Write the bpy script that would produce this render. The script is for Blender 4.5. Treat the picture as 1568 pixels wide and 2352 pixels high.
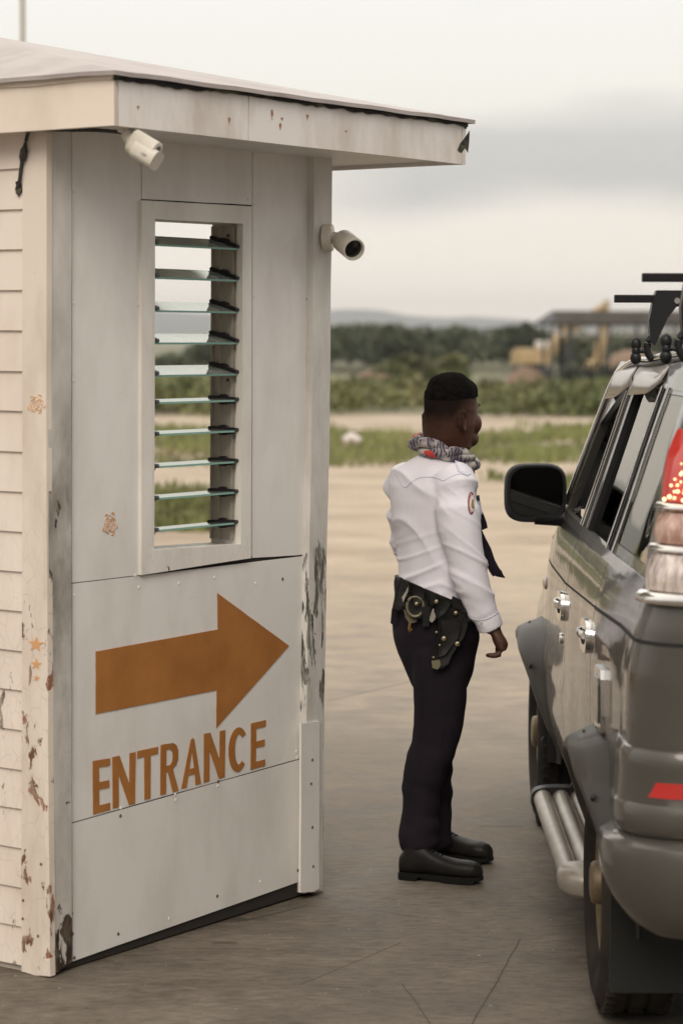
import bpy, bmesh, math, random
import numpy as np
from mathutils import Vector, Matrix, noise
from mathutils.bvhtree import BVHTree
from mathutils.geometry import tessellate_polygon
R = math.radians
random.seed(7); rng = np.random.default_rng(7)
for o in list(bpy.data.objects): bpy.data.objects.remove(o)
S = bpy.context.scene; C = S.collection
# ------------------------------------------------------------------ camera
F = 5553.0; HZ = 775.0; CH = 1.82           # focal length / horizon in pixels of a 1568x2352 frame
PITCH = math.atan((1176-HZ)/F)
cam = bpy.data.objects.new('camera', bpy.data.cameras.new('camera')); C.objects.link(cam)
CM = Matrix.Translation((0,0,CH)) @ Matrix.Rotation(R(90)-PITCH,4,'X') @ Matrix.Rotation(R(0.2),4,'Z')
cam.matrix_world = CM
cam.data.sensor_fit='VERTICAL'; cam.data.sensor_height=36; cam.data.lens=85
cam.data.clip_start=.1; cam.data.clip_end=30000
cam.data.dof.use_dof=True; cam.data.dof.focus_distance=7.7; cam.data.dof.aperture_fstop=3.0
S.camera = cam
# ------------------------------------------------------------------ world
SUN_EL, SUN_AZ = 38, 188      # azimuth, clockwise from +Y; veiled sun behind the camera
w = bpy.data.worlds.new('World'); S.world = w; w.use_nodes=True
nt = w.node_tree; nt.nodes.clear()
def nn(nt, t, **k):
    n = nt.nodes.new(t)
    for a,b in k.items():
        if a[0]=='i' and a[1:].isdigit(): n.inputs[int(a[1:])].default_value=b
        elif a.startswith('in_'): n.inputs[a[3:].replace('_',' ')].default_value=b
        else: setattr(n,a,b)
    return n
def L(nt,a,b): nt.links.new(a,b)
def ramp(nt, src, stops, interp='LINEAR'):
    r = nn(nt,'ShaderNodeValToRGB'); r.color_ramp.interpolation=interp
    e = r.color_ramp.elements
    while len(e)<len(stops): e.new(.5)
    for i,(p,c) in enumerate(stops):
        e[i].position=p
        if not hasattr(c,'__len__'): c=(c,c,c)
        e[i].color=(*c[:3],1)
    L(nt,src,r.inputs[0]); return r.outputs[0]
def mixc(nt,f,a,b,blend='MIX'):
    m = nn(nt,'ShaderNodeMix',data_type='RGBA',blend_type=blend)
    for s,v in ((0,f),(6,a),(7,b)):
        if hasattr(v,'node'): L(nt,v,m.inputs[s])
        elif s==0: m.inputs[0].default_value=v
        else: m.inputs[s].default_value=(*v[:3],1)
    return m.outputs[2]
def mth(nt,op,a,b=None,c=None,clamp=False):
    m = nn(nt,'ShaderNodeMath',operation=op); m.use_clamp=clamp
    for i,v in enumerate((a,b,c)):
        if v is None: continue
        if hasattr(v,'node'): L(nt,v,m.inputs[i])
        else: m.inputs[i].default_value=v
    return m.outputs[0]
sky = nn(nt,'ShaderNodeTexSky',sky_type='NISHITA'); sky.sun_disc=False
sky.sun_elevation=R(SUN_EL); sky.sun_rotation=R(SUN_AZ); sky.dust_density=4; sky.air_density=1.5
tc = nn(nt,'ShaderNodeTexCoord'); sep = nn(nt,'ShaderNodeSeparateXYZ'); L(nt,tc.outputs['Generated'],sep.inputs[0])
mp = nn(nt,'ShaderNodeMapping'); mp.inputs['Scale'].default_value=(3.2,3.2,15); mp.inputs['Location'].default_value=(1.3,0.4,.55); L(nt,tc.outputs['Generated'],mp.inputs[0])
ns = nn(nt,'ShaderNodeTexNoise',in_Scale=1.5,in_Detail=5,in_Roughness=.5); L(nt,mp.outputs[0],ns.inputs[0])
# cloud deck: cream, brighter overhead, grey-blue banks low over the land
zc = mth(nt,'MULTIPLY_ADD',sep.outputs[2],3.2,0.0,clamp=True)
base = ramp(nt,zc,[(0.0,(1.05,.93,.80)),(.06,(1.0,.90,.78)),(.15,(.88,.82,.73)),(.30,(.84,.81,.745)),(.42,(.86,.84,.79)),(.55,(.87,.85,.80)),(1,(1.5,1.41,1.28))])
# bank lies between elevation 2.5 and 5.5 degrees, thicker to the right
bw = mth(nt,'ADD',sep.outputs[2],mth(nt,'MULTIPLY',mth(nt,'SUBTRACT',ns.outputs[0],.5),.05))
bank = ramp(nt,bw,[(.048,0),(.060,1),(.078,.9),(.094,0)])
side = ramp(nt,mth(nt,'ADD',sep.outputs[0],.5),[(.485,0),(.60,1)])
side = ramp(nt,mth(nt,'ADD',sep.outputs[0],.5),[(.46,.0),(.53,1)])
c1 = mixc(nt,mth(nt,'MULTIPLY',mth(nt,'MULTIPLY',bank,side),.85),base,(.49,.485,.475))
wis = ramp(nt,ns.outputs[0],[(.48,0),(.66,1)])
hi = ramp(nt,sep.outputs[2],[(.085,0),(.12,1)])
rt = ramp(nt,mth(nt,'ADD',sep.outputs[0],.5),[(.53,0),(.62,1)])
c1 = mixc(nt,mth(nt,'MULTIPLY',mth(nt,'MULTIPLY',wis,hi),mth(nt,'MULTIPLY',rt,.8)),c1,(.62,.61,.595))
az = mth(nt,'ADD',mth(nt,'MULTIPLY',sep.outputs[1],.5),.5)
c1 = mixc(nt,1.0,c1,ramp(nt,az,[(0,(.52,.52,.54)),(.5,(.70,.70,.71)),(.85,1)]),'MULTIPLY')
bk = mth(nt,'MULTIPLY',ramp(nt,az,[(.30,1),(.50,0)]),ramp(nt,sep.outputs[2],[(.10,1),(.45,0)]))
c1 = mixc(nt,mth(nt,'MULTIPLY',bk,.60),c1,(.10,.10,.10))
sc = nn(nt,'ShaderNodeVectorMath',operation='SCALE'); sc.inputs['Scale'].default_value=.08; L(nt,sky.outputs[0],sc.inputs[0])
fin = mixc(nt,.93,sc.outputs[0],c1)
bg = nn(nt,'ShaderNodeBackground',in_Strength=1.0); L(nt,fin,bg.inputs[0])
wo = nn(nt,'ShaderNodeOutputWorld'); L(nt,bg.outputs[0],wo.inputs[0])
# ------------------------------------------------------------------ sun (veiled by cloud)
sl = bpy.data.lights.new('sun','SUN'); sl.energy=1.35; sl.angle=R(28); sl.color=(1,.91,.79)
so = bpy.data.objects.new('sun',sl); C.objects.link(so)
sd = Vector((math.sin(R(SUN_AZ))*math.cos(R(SUN_EL)), math.cos(R(SUN_AZ))*math.cos(R(SUN_EL)), math.sin(R(SUN_EL))))
so.rotation_euler = sd.to_track_quat('Z','Y').to_euler(); so.location=(0,0,30)
S.view_settings.view_transform='Standard'; S.view_settings.look='None'
S.view_settings.exposure=0.27; S.view_settings.gamma=1
S.render.engine='CYCLES'; S.cycles.max_bounces=8; S.cycles.transparent_max_bounces=16; S.cycles.volume_bounces=0
# ------------------------------------------------------------------ pixel helpers (only used to find where things stand)
MR = CM.to_3x3()
def ray(x,y): return (MR @ Vector(((x-784)/F, -(y-1176)/F, -1))).normalized()
O = Vector((0,0,CH))
def at(x,y,Y):
    d = ray(x,y); return O + d*(Y/d.y)
def gp(x,y,z=0):
    d = ray(x,y); return O + d*((z-CH)/d.z)
# ------------------------------------------------------------------ object helpers
def link_mesh(name, me, parent=None, mat=None):
    o = bpy.data.objects.new(name, me); C.objects.link(o)
    if mat is not None:
        for m in (mat if isinstance(mat,(list,tuple)) else [mat]): me.materials.append(m)
    if parent is not None:
        o.parent = parent
    return o
def rootof(p):
    while p.parent: p = p.parent
    return p
def obj(name, bm, mat, parent=None, local=False, smooth=None, label=None):
    """bm in world coordinates (or in the root's frame if local); linked under parent"""
    me = bpy.data.meshes.new(name)
    bmesh.ops.recalc_face_normals(bm, faces=bm.faces[:])
    if parent is not None and not local:
        bmesh.ops.translate(bm, verts=bm.verts[:], vec=-rootof(parent).location)
    bm.to_mesh(me); bm.free()
    if smooth is not None:
        me.shade_smooth()
        if smooth<180: me.set_sharp_from_angle(angle=R(smooth))
    o = link_mesh(name, me, parent, mat)
    if label: o['label']=label
    return o
def tag(o,label,cat,group=None,kind=None):
    o['label']=label; o['category']=cat
    if group: o['group']=group
    if kind: o['kind']=kind
    return o
def thing(name,loc,label,cat,group=None,rz=0):
    o = bpy.data.objects.new(name,None); C.objects.link(o); o.location=loc; o.rotation_euler=(0,0,rz)
    o.empty_display_size=.2
    return tag(o,label,cat,group)
def BM(): return bmesh.new()
def poly_prism(bm, front, back, holes_f=None, holes_b=None):
    """two matching outlines -> closed prism (concave ok, holes ok)"""
    loops_f=[front]+(holes_f or []); loops_b=[back]+(holes_b or [])
    vf=[bm.verts.new(p) for l in loops_f for p in l]; vb=[bm.verts.new(p) for l in loops_b for p in l]
    tris = tessellate_polygon([[Vector(p) for p in l] for l in loops_f])
    for t in tris:
        try: bm.faces.new([vf[i] for i in t]); bm.faces.new([vb[i] for i in reversed(t)])
        except ValueError: pass
    k=0
    for l in loops_f:
        n=len(l)
        for i in range(n):
            a,b=k+i,k+(i+1)%n
            bm.faces.new((vf[a],vf[b],vb[b],vb[a]))
        k+=n
def box(bm, c, sx, sy, sz, M=None, bev=0):
    M = M or Matrix.Identity(4)
    r = bmesh.ops.create_cube(bm, size=1, matrix=Matrix.Translation(c)@M@Matrix.Diagonal((sx,sy,sz,1)))
    if bev:
        es=list({e for v in r['verts'] for e in v.link_edges})
        bmesh.ops.bevel(bm, geom=es, offset=bev, segments=2, affect='EDGES', profile=.6)
def basis(d, up=None):
    d=Vector(d).normalized(); up = Vector(up) if up is not None else (Vector((0,0,1)) if abs(d.z)<.9 else Vector((1,0,0)))
    a=d.cross(up).normalized(); b=a.cross(d).normalized(); return a,b
def loft(bm, rings, n=20, cap=True, closed=False, ex=1.0):
    """rings: (center, axisA, axisB)"""
    vs=[]
    for c,a,b in rings:
        c=Vector(c);a=Vector(a);b=Vector(b); r=[]
        for i in range(n):
            t=2*math.pi*i/n; ca,sa=math.cos(t),math.sin(t)
            if ex!=1: ca=math.copysign(abs(ca)**ex,ca); sa=math.copysign(abs(sa)**ex,sa)
            r.append(bm.verts.new(c+a*ca+b*sa))
        vs.append(r)
    m=len(vs)
    for j in range(m if closed else m-1):
        p,q=vs[j],vs[(j+1)%m]
        for i in range(n): bm.faces.new((p[i],p[(i+1)%n],q[(i+1)%n],q[i]))
    if cap and not closed:
        for r,(c,a,b) in ((vs[0],rings[0]),(vs[-1],rings[-1])):
            cv=bm.verts.new(c)
            for i in range(n): bm.faces.new((r[i],r[(i+1)%n],cv))
    return vs
def tube(bm, pts, rad, n=10, cap=True, closed=False, flat=1.0, up=None):
    pts=[Vector(p) for p in pts]; rings=[]; m=len(pts)
    for i,p in enumerate(pts):
        if closed: d=pts[(i+1)%m]-pts[i-1]
        else: d=pts[min(i+1,m-1)]-pts[max(i-1,0)]
        a,b=basis(d,up); r=rad[i] if hasattr(rad,'__len__') else rad
        rings.append((p,a*r,b*r*flat))
    return loft(bm,rings,n,cap,closed)
def spline(pts,k=6,closed=False):
    P=[np.array(p,float) for p in pts]; n=len(P); out=[]
    for i in range(n if closed else n-1):
        if closed: a,b,c,d=P[(i-1)%n],P[i],P[(i+1)%n],P[(i+2)%n]
        else: a,b,c,d=P[max(i-1,0)],P[i],P[i+1],P[min(i+2,n-1)]
        for j in range(k):
            t=j/k
            out.append(.5*((2*b)+(-a+c)*t+(2*a-5*b+4*c-d)*t*t+(-a+3*b-3*c+d)*t**3))
    if not closed: out.append(P[-1])
    return out
def lathe(bm, prof, c, axis, n=32, closed=False):
    """prof: (along axis, radius)"""
    a,b=basis(axis); ax=Vector(axis).normalized(); c=Vector(c)
    return loft(bm,[(c+ax*h,a*r,b*r) for h,r in prof],n,cap=not closed,closed=closed)
def sphere(bm,c,rx,ry,rz,M=None,u=16,v=10):
    bmesh.ops.create_uvsphere(bm,u_segments=u,v_segments=v,radius=1,matrix=Matrix.Translation(c)@(M or Matrix.Identity(4))@Matrix.Diagonal((rx,ry,rz,1)))
def fuse(bm, voxel, smooth=6):
    """closed shells -> one continuous surface"""
    me=bpy.data.meshes.new('tmp'); bmesh.ops.recalc_face_normals(bm,faces=bm.faces[:]); bm.to_mesh(me); bm.free()
    o=bpy.data.objects.new('tmp',me); C.objects.link(o)
    m=o.modifiers.new('r','REMESH'); m.mode='VOXEL'; m.voxel_size=voxel
    s=o.modifiers.new('s','SMOOTH'); s.factor=.5; s.iterations=smooth
    dg=bpy.context.evaluated_depsgraph_get(); dg.update()
    ev=o.evaluated_get(dg); b=bmesh.new(); b.from_mesh(ev.to_mesh()); ev.to_mesh_clear()
    bpy.data.objects.remove(o); bpy.data.meshes.remove(me)
    return b
# ------------------------------------------------------------------ materials
def newmat(name, col=(.5,.5,.5), rough=.6, metal=0, **k):
    m=bpy.data.materials.new(name); m.use_nodes=True; b=m.node_tree.nodes['Principled BSDF']
    b.inputs['Base Color'].default_value=(*col,1); b.inputs['Roughness'].default_value=rough; b.inputs['Metallic'].default_value=metal
    for a,v in k.items(): b.inputs[a.replace('_',' ')].default_value=v
    return m
def var(m, col1, col2, scale=8, detail=4, lo=.35, hi=.65, bump=0, bscale=60, stretch=(1,1,1), rough=None, bdist=.004):
    nt=m.node_tree; b=nt.nodes['Principled BSDF']
    tc=nn(nt,'ShaderNodeTexCoord'); mp=nn(nt,'ShaderNodeMapping'); mp.inputs['Scale'].default_value=stretch; L(nt,tc.outputs['Object'],mp.inputs[0])
    n=nn(nt,'ShaderNodeTexNoise',in_Scale=scale,in_Detail=detail,in_Roughness=.6); L(nt,mp.outputs[0],n.inputs[0])
    c=ramp(nt,n.outputs[0],[(lo,col1),(hi,col2)]); L(nt,c,b.inputs['Base Color'])
    if rough: L(nt,ramp(nt,n.outputs[0],[(.3,rough[0]),(.7,rough[1])]),b.inputs['Roughness'])
    if bump:
        n2=nn(nt,'ShaderNodeTexNoise',in_Scale=bscale,in_Detail=4); L(nt,mp.outputs[0],n2.inputs[0])
        bp=nn(nt,'ShaderNodeBump',in_Strength=bump,in_Distance=bdist); L(nt,n2.outputs[0],bp.inputs['Height']); L(nt,bp.outputs[0],b.inputs['Normal'])
    return m
def paint_wood(name, col, dirt=(.30,.26,.21), dirt_amt=.5, peel=.0, peel_z=None, wood=(.13,.085,.055), wood2=(.22,.21,.17), dz=None, rough=.55, grime_stretch=(3,3,1.2), dlo=.45, pst=(1.6,1.6,.75)):
    """old house paint: faint grime, optional peeling whose amount follows height ranges in peel_z [(z,amount)..]"""
    m=newmat(name,col,rough); nt=m.node_tree; b=nt.nodes['Principled BSDF']
    tc=nn(nt,'ShaderNodeTexCoord'); ob=tc.outputs['Object']
    mp=nn(nt,'ShaderNodeMapping'); mp.inputs['Scale'].default_value=grime_stretch; L(nt,ob,mp.inputs[0])
    n=nn(nt,'ShaderNodeTexNoise',in_Scale=1.6,in_Detail=7,in_Roughness=.62); L(nt,mp.outputs[0],n.inputs[0])
    f=mth(nt,'MULTIPLY',ramp(nt,n.outputs[0],[(dlo,0),(dlo+.26,1)]),dirt_amt)
    sp=nn(nt,'ShaderNodeSeparateXYZ'); L(nt,ob,sp.inputs[0]); z=mth(nt,'MULTIPLY',sp.outputs[2],.4)
    if dz: f=mth(nt,'MULTIPLY',f,ramp(nt,z,[(a*.4,v) for a,v in dz]))
    cc=mixc(nt,f,col,dirt)
    # fine specks
    n3=nn(nt,'ShaderNodeTexNoise',in_Scale=55,in_Detail=3,in_Roughness=.6); L(nt,ob,n3.inputs[0])
    cc=mixc(nt,mth(nt,'MULTIPLY',ramp(nt,n3.outputs[0],[(.70,0),(.76,1)]),.35),cc,tuple(v*.45 for v in col))
    bh=n.outputs[0]
    if peel_z:
        mp2=nn(nt,'ShaderNodeMapping'); mp2.inputs['Scale'].default_value=pst; L(nt,ob,mp2.inputs[0])
        n2=nn(nt,'ShaderNodeTexNoise',in_Scale=9,in_Detail=6,in_Roughness=.62); n2.inputs['Distortion'].default_value=.5; L(nt,mp2.outputs[0],n2.inputs[0])
        amt=ramp(nt,z,[(a*.4,v) for a,v in peel_z])
        th=mth(nt,'SUBTRACT',.80,mth(nt,'MULTIPLY',amt,.42))
        pk=mth(nt,'MULTIPLY',mth(nt,'SUBTRACT',n2.outputs[0],th),60,clamp=True)
        w1=nn(nt,'ShaderNodeTexNoise',in_Scale=14,in_Detail=6); L(nt,mp2.outputs[0],w1.inputs[0])
        wc=ramp(nt,w1.outputs[0],[(.40,wood),(.48,wood2),(.56,tuple(v*.5 for v in wood))])
        cc=mixc(nt,pk,cc,wc)
        bh=mth(nt,'SUBTRACT',mth(nt,'MULTIPLY',n.outputs[0],.3),pk)
        # curled flake rims and cracks
        v=nn(nt,'ShaderNodeTexVoronoi',feature='DISTANCE_TO_EDGE',in_Scale=16); L(nt,mp2.outputs[0],v.inputs[0])
        cr=mth(nt,'MULTIPLY',ramp(nt,v.outputs[0],[(.0,1),(.022,0)]),mth(nt,'MULTIPLY',amt,.6))
        cc=mixc(nt,cr,cc,tuple(v*.4 for v in col))
    L(nt,cc,b.inputs['Base Color'])
    bp=nn(nt,'ShaderNodeBump',in_Strength=.5,in_Distance=.004); L(nt,bh,bp.inputs['Height']); L(nt,bp.outputs[0],b.inputs['Normal'])
    return m
# ================================================================== GROUND, ROAD, HILLS
def terrain_z(y):
    if y<58: return 0
    if y<130: 
        t=(y-58)/72; return -1.5*(t*t*(3-2*t))
    return -1.5
bm=BM(); ys=[-40,-10,0,3,6,9,12,16,20,25,30,36,42,48,54,58]+list(range(62,132,4))+[150,200,260,400,800,2000,5000,9000]
xs=[-9000,-2000,-400,-100,-40,-20,-10,-5,-2,0,2,5,10,20,40,100,400,2000,9000]
g=[[bm.verts.new((x,y,terrain_z(y))) for x in xs] for y in ys]
for i in range(len(ys)-1):
    for j in range(len(xs)-1): bm.faces.new((g[i][j],g[i][j+1],g[i+1][j+1],g[i+1][j]))
gm=newmat('ground_surface',(.3,.26,.2),.9); nt=gm.node_tree; b=nt.nodes['Principled BSDF']
tc=nn(nt,'ShaderNodeTexCoord'); ob=tc.outputs['Object']; sp=nn(nt,'ShaderNodeSeparateXYZ'); L(nt,ob,sp.inputs[0])
nl=nn(nt,'ShaderNodeTexNoise',in_Scale=.35,in_Detail=4); L(nt,ob,nl.inputs[0])
mpb=nn(nt,'ShaderNodeMapping'); mpb.inputs['Scale'].default_value=(1.2,1.7,1); mpb.inputs['Rotation'].default_value=(0,0,R(-6)); L(nt,ob,mpb.inputs[0])
nb=nn(nt,'ShaderNodeTexNoise',in_Scale=2.6,in_Detail=8,in_Roughness=.68); L(nt,mpb.outputs[0],nb.inputs[0])
ni=nn(nt,'ShaderNodeTexNoise',in_Scale=1.1,in_Detail=5,in_Roughness=.6); L(nt,ob,ni.inputs[0])
conc=ramp(nt,nb.outputs[0],[(.30,(.065,.051,.038)),(.45,(.130,.107,.082)),(.62,(.185,.155,.122))])
conc=mixc(nt,mth(nt,'MULTIPLY',ramp(nt,ni.outputs[0],[(.35,1),(.55,0)]),.45),conc,(.12,.098,.075))
mpf=nn(nt,'ShaderNodeMapping'); mpf.inputs['Scale'].default_value=(3,9,1); L(nt,ob,mpf.inputs[0]); nfi=nn(nt,'ShaderNodeTexNoise',in_Scale=5,in_Detail=8,in_Roughness=.75); L(nt,mpf.outputs[0],nfi.inputs[0])
conc=mixc(nt,1,conc,ramp(nt,nfi.outputs[0],[(.25,.35),(.5,1.0),(.75,1.45)]),'MULTIPLY')
nf=nn(nt,'ShaderNodeTexNoise',in_Scale=45,in_Detail=3); L(nt,ob,nf.inputs[0])
conc=mixc(nt,ramp(nt,nf.outputs[0],[(.71,0),(.745,.75)]),conc,(.5,.46,.40))
conc=mixc(nt,ramp(nt,nf.outputs[0],[(.25,.7),(.30,0)]),conc,(.05,.042,.034))
ns1=nn(nt,'ShaderNodeTexNoise',in_Scale=.8,in_Detail=6,in_Roughness=.6)
mps=nn(nt,'ShaderNodeMapping'); mps.inputs['Scale'].default_value=(.6,1,1); L(nt,ob,mps.inputs[0]); L(nt,mps.outputs[0],ns1.inputs[0])
pale_conc=ramp(nt,nb.outputs[0],[(.30,(.15,.12,.09)),(.45,(.26,.215,.165)),(.62,(.335,.28,.215))])
conc=mixc(nt,ramp(nt,mth(nt,'DIVIDE',mth(nt,'ADD',sp.outputs[1],mth(nt,'MULTIPLY',mth(nt,'SUBTRACT',ni.outputs[0],.5),3)),20),[(.40,0),(.62,1)]),conc,pale_conc)  # concrete blends to a paler tone further from the camera
sand=ramp(nt,ns1.outputs[0],[(.35,(.33,.255,.18)),(.52,(.43,.345,.25)),(.66,(.50,.41,.305))])
sand=mixc(nt,1,sand,ramp(nt,nfi.outputs[0],[(.25,.62),(.5,1.0),(.75,1.22)]),'MULTIPLY')
sand=mixc(nt,ramp(nt,ni.outputs[0],[(.52,0),(.66,.45)]),sand,(.30,.235,.165))
sandf=mth(nt,'ADD',sp.outputs[1],mth(nt,'MULTIPLY',mth(nt,'SUBTRACT',nb.outputs[0],.5),16))
col=mixc(nt,ramp(nt,mth(nt,'DIVIDE',sandf,40),[(.30,0),(.50,1)]),conc,sand)
# lighter middle concrete
far=mixc(nt,ramp(nt,ns1.outputs[0],[(.4,0),(.6,1)]),(.095,.115,.048),(.17,.145,.08))
col=mixc(nt,ramp(nt,mth(nt,'DIVIDE',sp.outputs[1],100),[(.55,0),(.60,1)]),col,far)
# cracks and joints of the apron
def seg_mask(x0,y0,x1,y1,wd,wob=.05):
    P0,P1=gp(x0,y0),gp(x1,y1); d=(P1-P0); ln=d.length; d=d/ln
    wx=mth(nt,'ADD',sp.outputs[0],mth(nt,'MULTIPLY',mth(nt,'SUBTRACT',ni.outputs[0],.5),wob))
    wy=mth(nt,'ADD',sp.outputs[1],mth(nt,'MULTIPLY',mth(nt,'SUBTRACT',nb.outputs[0],.5),wob))
    rx=mth(nt,'SUBTRACT',wx,P0.x); ry=mth(nt,'SUBTRACT',wy,P0.y)
    pr=mth(nt,'ABSOLUTE',mth(nt,'SUBTRACT',mth(nt,'MULTIPLY',rx,d.y),mth(nt,'MULTIPLY',ry,d.x)))
    al=mth(nt,'ADD',mth(nt,'MULTIPLY',rx,d.x),mth(nt,'MULTIPLY',ry,d.y))
    ins=mth(nt,'MULTIPLY',mth(nt,'GREATER_THAN',al,0),mth(nt,'LESS_THAN',al,ln))
    return mth(nt,'MULTIPLY',mth(nt,'LESS_THAN',pr,wd),ins)
cm=None
for a in ((750,1610,960,1562,.006),(690,2262,925,2165,.0025),(1085,2352,1200,2155,.0028),(1100,1897,1200,1899,.005),(925,2260,990,2352,.0022),(560,2115,700,2080,.005),(820,2085,980,2110,.003)):
    q=seg_mask(*a); cm=q if cm is None else mth(nt,'MAXIMUM',cm,q)
col=mixc(nt,mth(nt,'MULTIPLY',cm,.75),col,(.035,.03,.024))
# damp stains beside the booth
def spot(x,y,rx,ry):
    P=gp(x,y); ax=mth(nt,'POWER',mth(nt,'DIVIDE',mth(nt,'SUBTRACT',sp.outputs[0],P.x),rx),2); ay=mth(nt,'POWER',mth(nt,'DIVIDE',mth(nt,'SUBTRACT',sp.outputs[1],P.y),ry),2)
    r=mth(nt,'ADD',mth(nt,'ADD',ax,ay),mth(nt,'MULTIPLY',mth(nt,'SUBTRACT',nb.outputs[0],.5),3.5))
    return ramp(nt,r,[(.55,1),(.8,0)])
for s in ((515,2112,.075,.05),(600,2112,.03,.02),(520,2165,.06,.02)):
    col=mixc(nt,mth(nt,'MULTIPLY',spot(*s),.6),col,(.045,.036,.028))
L(nt,col,b.inputs['Base Color'])
bp=nn(nt,'ShaderNodeBump',in_Strength=.55,in_Distance=.02); L(nt,mth(nt,'SUBTRACT',nb.outputs[0],mth(nt,'MULTIPLY',cm,.5)),bp.inputs['Height']); L(nt,bp.outputs[0],b.inputs['Normal'])
L(nt,ramp(nt,nb.outputs[0],[(.3,.55),(.7,.9)]),b.inputs['Roughness'])
o=obj('ground',bm,gm); o['kind']='structure'
# far hills
bm=BM(); HY=5200
hp=[(-3000,765),(-1200,745),(-300,722),(100,712),(355,714),(500,722),(640,735),(760,712),(830,710),(880,714),(930,724),(1000,730),(1080,727),(1160,730),(1240,738),(1400,742),(1700,748),(2600,760),(4500,770)]
hx=[p[0] for p in hp]; hy=[p[1] for p in hp]; rows=[]
for px in range(-3000,4501,30):
    yy=np.interp(px,hx,hy)+2.0*noise.noise((px*.02,3,0))
    z=(HZ-yy)/F*HY*1.0+1.8; x=(px-784)/F*HY
    rows.append([bm.verts.new((x,HY-900,-2)),bm.verts.new((x,HY-400,z*.45)),bm.verts.new((x,HY,z)),bm.verts.new((x,HY+600,-2))])
for a,c in zip(rows,rows[1:]):
    for i in range(3): bm.faces.new((a[i],c[i],c[i+1],a[i+1]))
o=obj('hills',bm,var(newmat('hill_wood',(.05,.07,.05),1),(.035,.05,.035),(.07,.08,.055),.01),smooth=180); o['kind']='structure'
# ================================================================== VEGETATION
def leafmat(name, cols, sc=.35):
    m=newmat(name,cols[0],.7); nt=m.node_tree; b=nt.nodes['Principled BSDF']; tc=nn(nt,'ShaderNodeTexCoord')
    n=nn(nt,'ShaderNodeTexNoise',in_Scale=sc,in_Detail=5,in_Roughness=.65); L(nt,tc.outputs['Object'],n.inputs[0])
    k=len(cols); c=ramp(nt,n.outputs[0],[(.3+.4*i/(k-1),cols[i]) for i in range(k)])
    at_=nn(nt,'ShaderNodeAttribute',attribute_name='tone'); 
    c=mixc(nt,1,c,ramp(nt,at_.outputs['Fac'],[(0,.45),(1,1.5)]),'MULTIPLY'); L(nt,c,b.inputs['Base Color'])
    b.inputs['Subsurface Weight'].default_value=0
    return m
def leaves(name, P, N, size, mat, parent=None, tone=None, tall=1.0):
    """P (n,3) centres, N up-ish directions, each a small bent quad; one mesh"""
    n=len(P); P=np.asarray(P); N=np.asarray(N); N=N/np.linalg.norm(N,axis=1)[:,None]
    r=rng.normal(size=(n,3)); T=np.cross(N,r); T/=np.linalg.norm(T,axis=1)[:,None]
    size=np.broadcast_to(size,(n,))[:,None]
    V=np.empty((n,4,3)); V[:,0]=P-T*size*.5; V[:,1]=P+T*size*.5; V[:,2]=P+N*size*tall+T*size*.25; V[:,3]=P+N*size*tall*.8-T*size*.35
    me=bpy.data.meshes.new(name); me.vertices.add(n*4); me.vertices.foreach_set('co',V.ravel())
    me.loops.add(n*4); me.loops.foreach_set('vertex_index',np.arange(n*4)); me.polygons.add(n)
    me.polygons.foreach_set('loop_start',np.arange(n)*4); me.update(calc_edges=True)
    a=me.attributes.new('tone','FLOAT','FACE'); a.data.foreach_set('value',(tone if tone is not None else rng.random(n)).astype(np.float32))
    if parent is not None:
        me.transform(Matrix.Translation(-rootof(parent).location))
    return link_mesh(name,me,parent,mat)
def clump_pts(c, rx, ry, rz, n, tone0):
    """leaf centres over a lumpy dome"""
    d=rng.normal(size=(n,3)); d[:,2]=np.abs(d[:,2])*.9-.15; d/=np.linalg.norm(d,axis=1)[:,None]
    rr=rng.random(n)**.35; P=np.array(c)+d*rr[:,None]*np.array([rx,ry,rz])
    return P, d+rng.normal(size=(n,3))*.5, np.clip(tone0+rng.normal(size=n)*.16,0,1)
green=leafmat('scrub_leaf',[(.07,.085,.03),(.12,.14,.05),(.18,.18,.075),(.27,.21,.115)],.22)
grassm=leafmat('grass_leaf',[(.11,.12,.04),(.16,.18,.06),(.20,.21,.08),(.30,.24,.14)],.5)
woodm=leafmat('wood_leaf',[(.045,.058,.03),(.07,.085,.042),(.09,.10,.05)],.12)
# grass strips on the yard (31-45 m) with gaps, and the near patch seen through the booth window
def grass(name, n, xr, yr, h, thr, seed, label=None):
    P=[]; 
    while len(P)<n:
        x=random.uniform(*xr); y=random.uniform(*yr)
        e=min(y-yr[0],yr[1]-y)/(yr[1]-yr[0])
        v=.9*noise.noise((x*.14+seed,y*.22,seed))+.6*noise.noise((x*.45,y*.45,seed))+.25*noise.noise((x*2,y*2,seed))+min(e,.3)*1.3-.08
        if v>thr: P.append((x,y,terrain_z(y)))
    P=np.array(P); N=np.tile([0,0,1.],(n,1))+rng.normal(size=(n,3))*.35
    o=leaves(name,P,N,rng.uniform(.04,.075,n),grassm,tall=1); me=o.data
    co=np.empty(n*12); me.vertices.foreach_get('co',co); co=co.reshape(n,4,3)
    nzv=np.array([noise.noise((p[0]*.5,p[1]*.4,9)) for p in P]); hh=rng.uniform(h*.25,h,n)*np.clip(.75+1.6*nzv,.2,1.9); co[:,2,2]=co[:,0,2]+hh; co[:,3,2]=co[:,0,2]+hh*.7
    me.vertices.foreach_set('co',co.ravel()); me.update()
    me.attributes['tone'].data.foreach_set('value',np.clip(rng.random(n)*.5+.25+.8*nzv,0,1).astype(np.float32)); tag(o,label or 'low green grass growing in strips on the sandy yard','grass',kind='stuff'); return o
grass('grass',46000,(-22,22),(27.5,49.5),.20,.06,1.7)
grass('grass',9000,(-6,-.9),(22.5,28),.25,.05,5.1,'grass patch behind the booth seen between the lower louvre blades')
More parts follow.
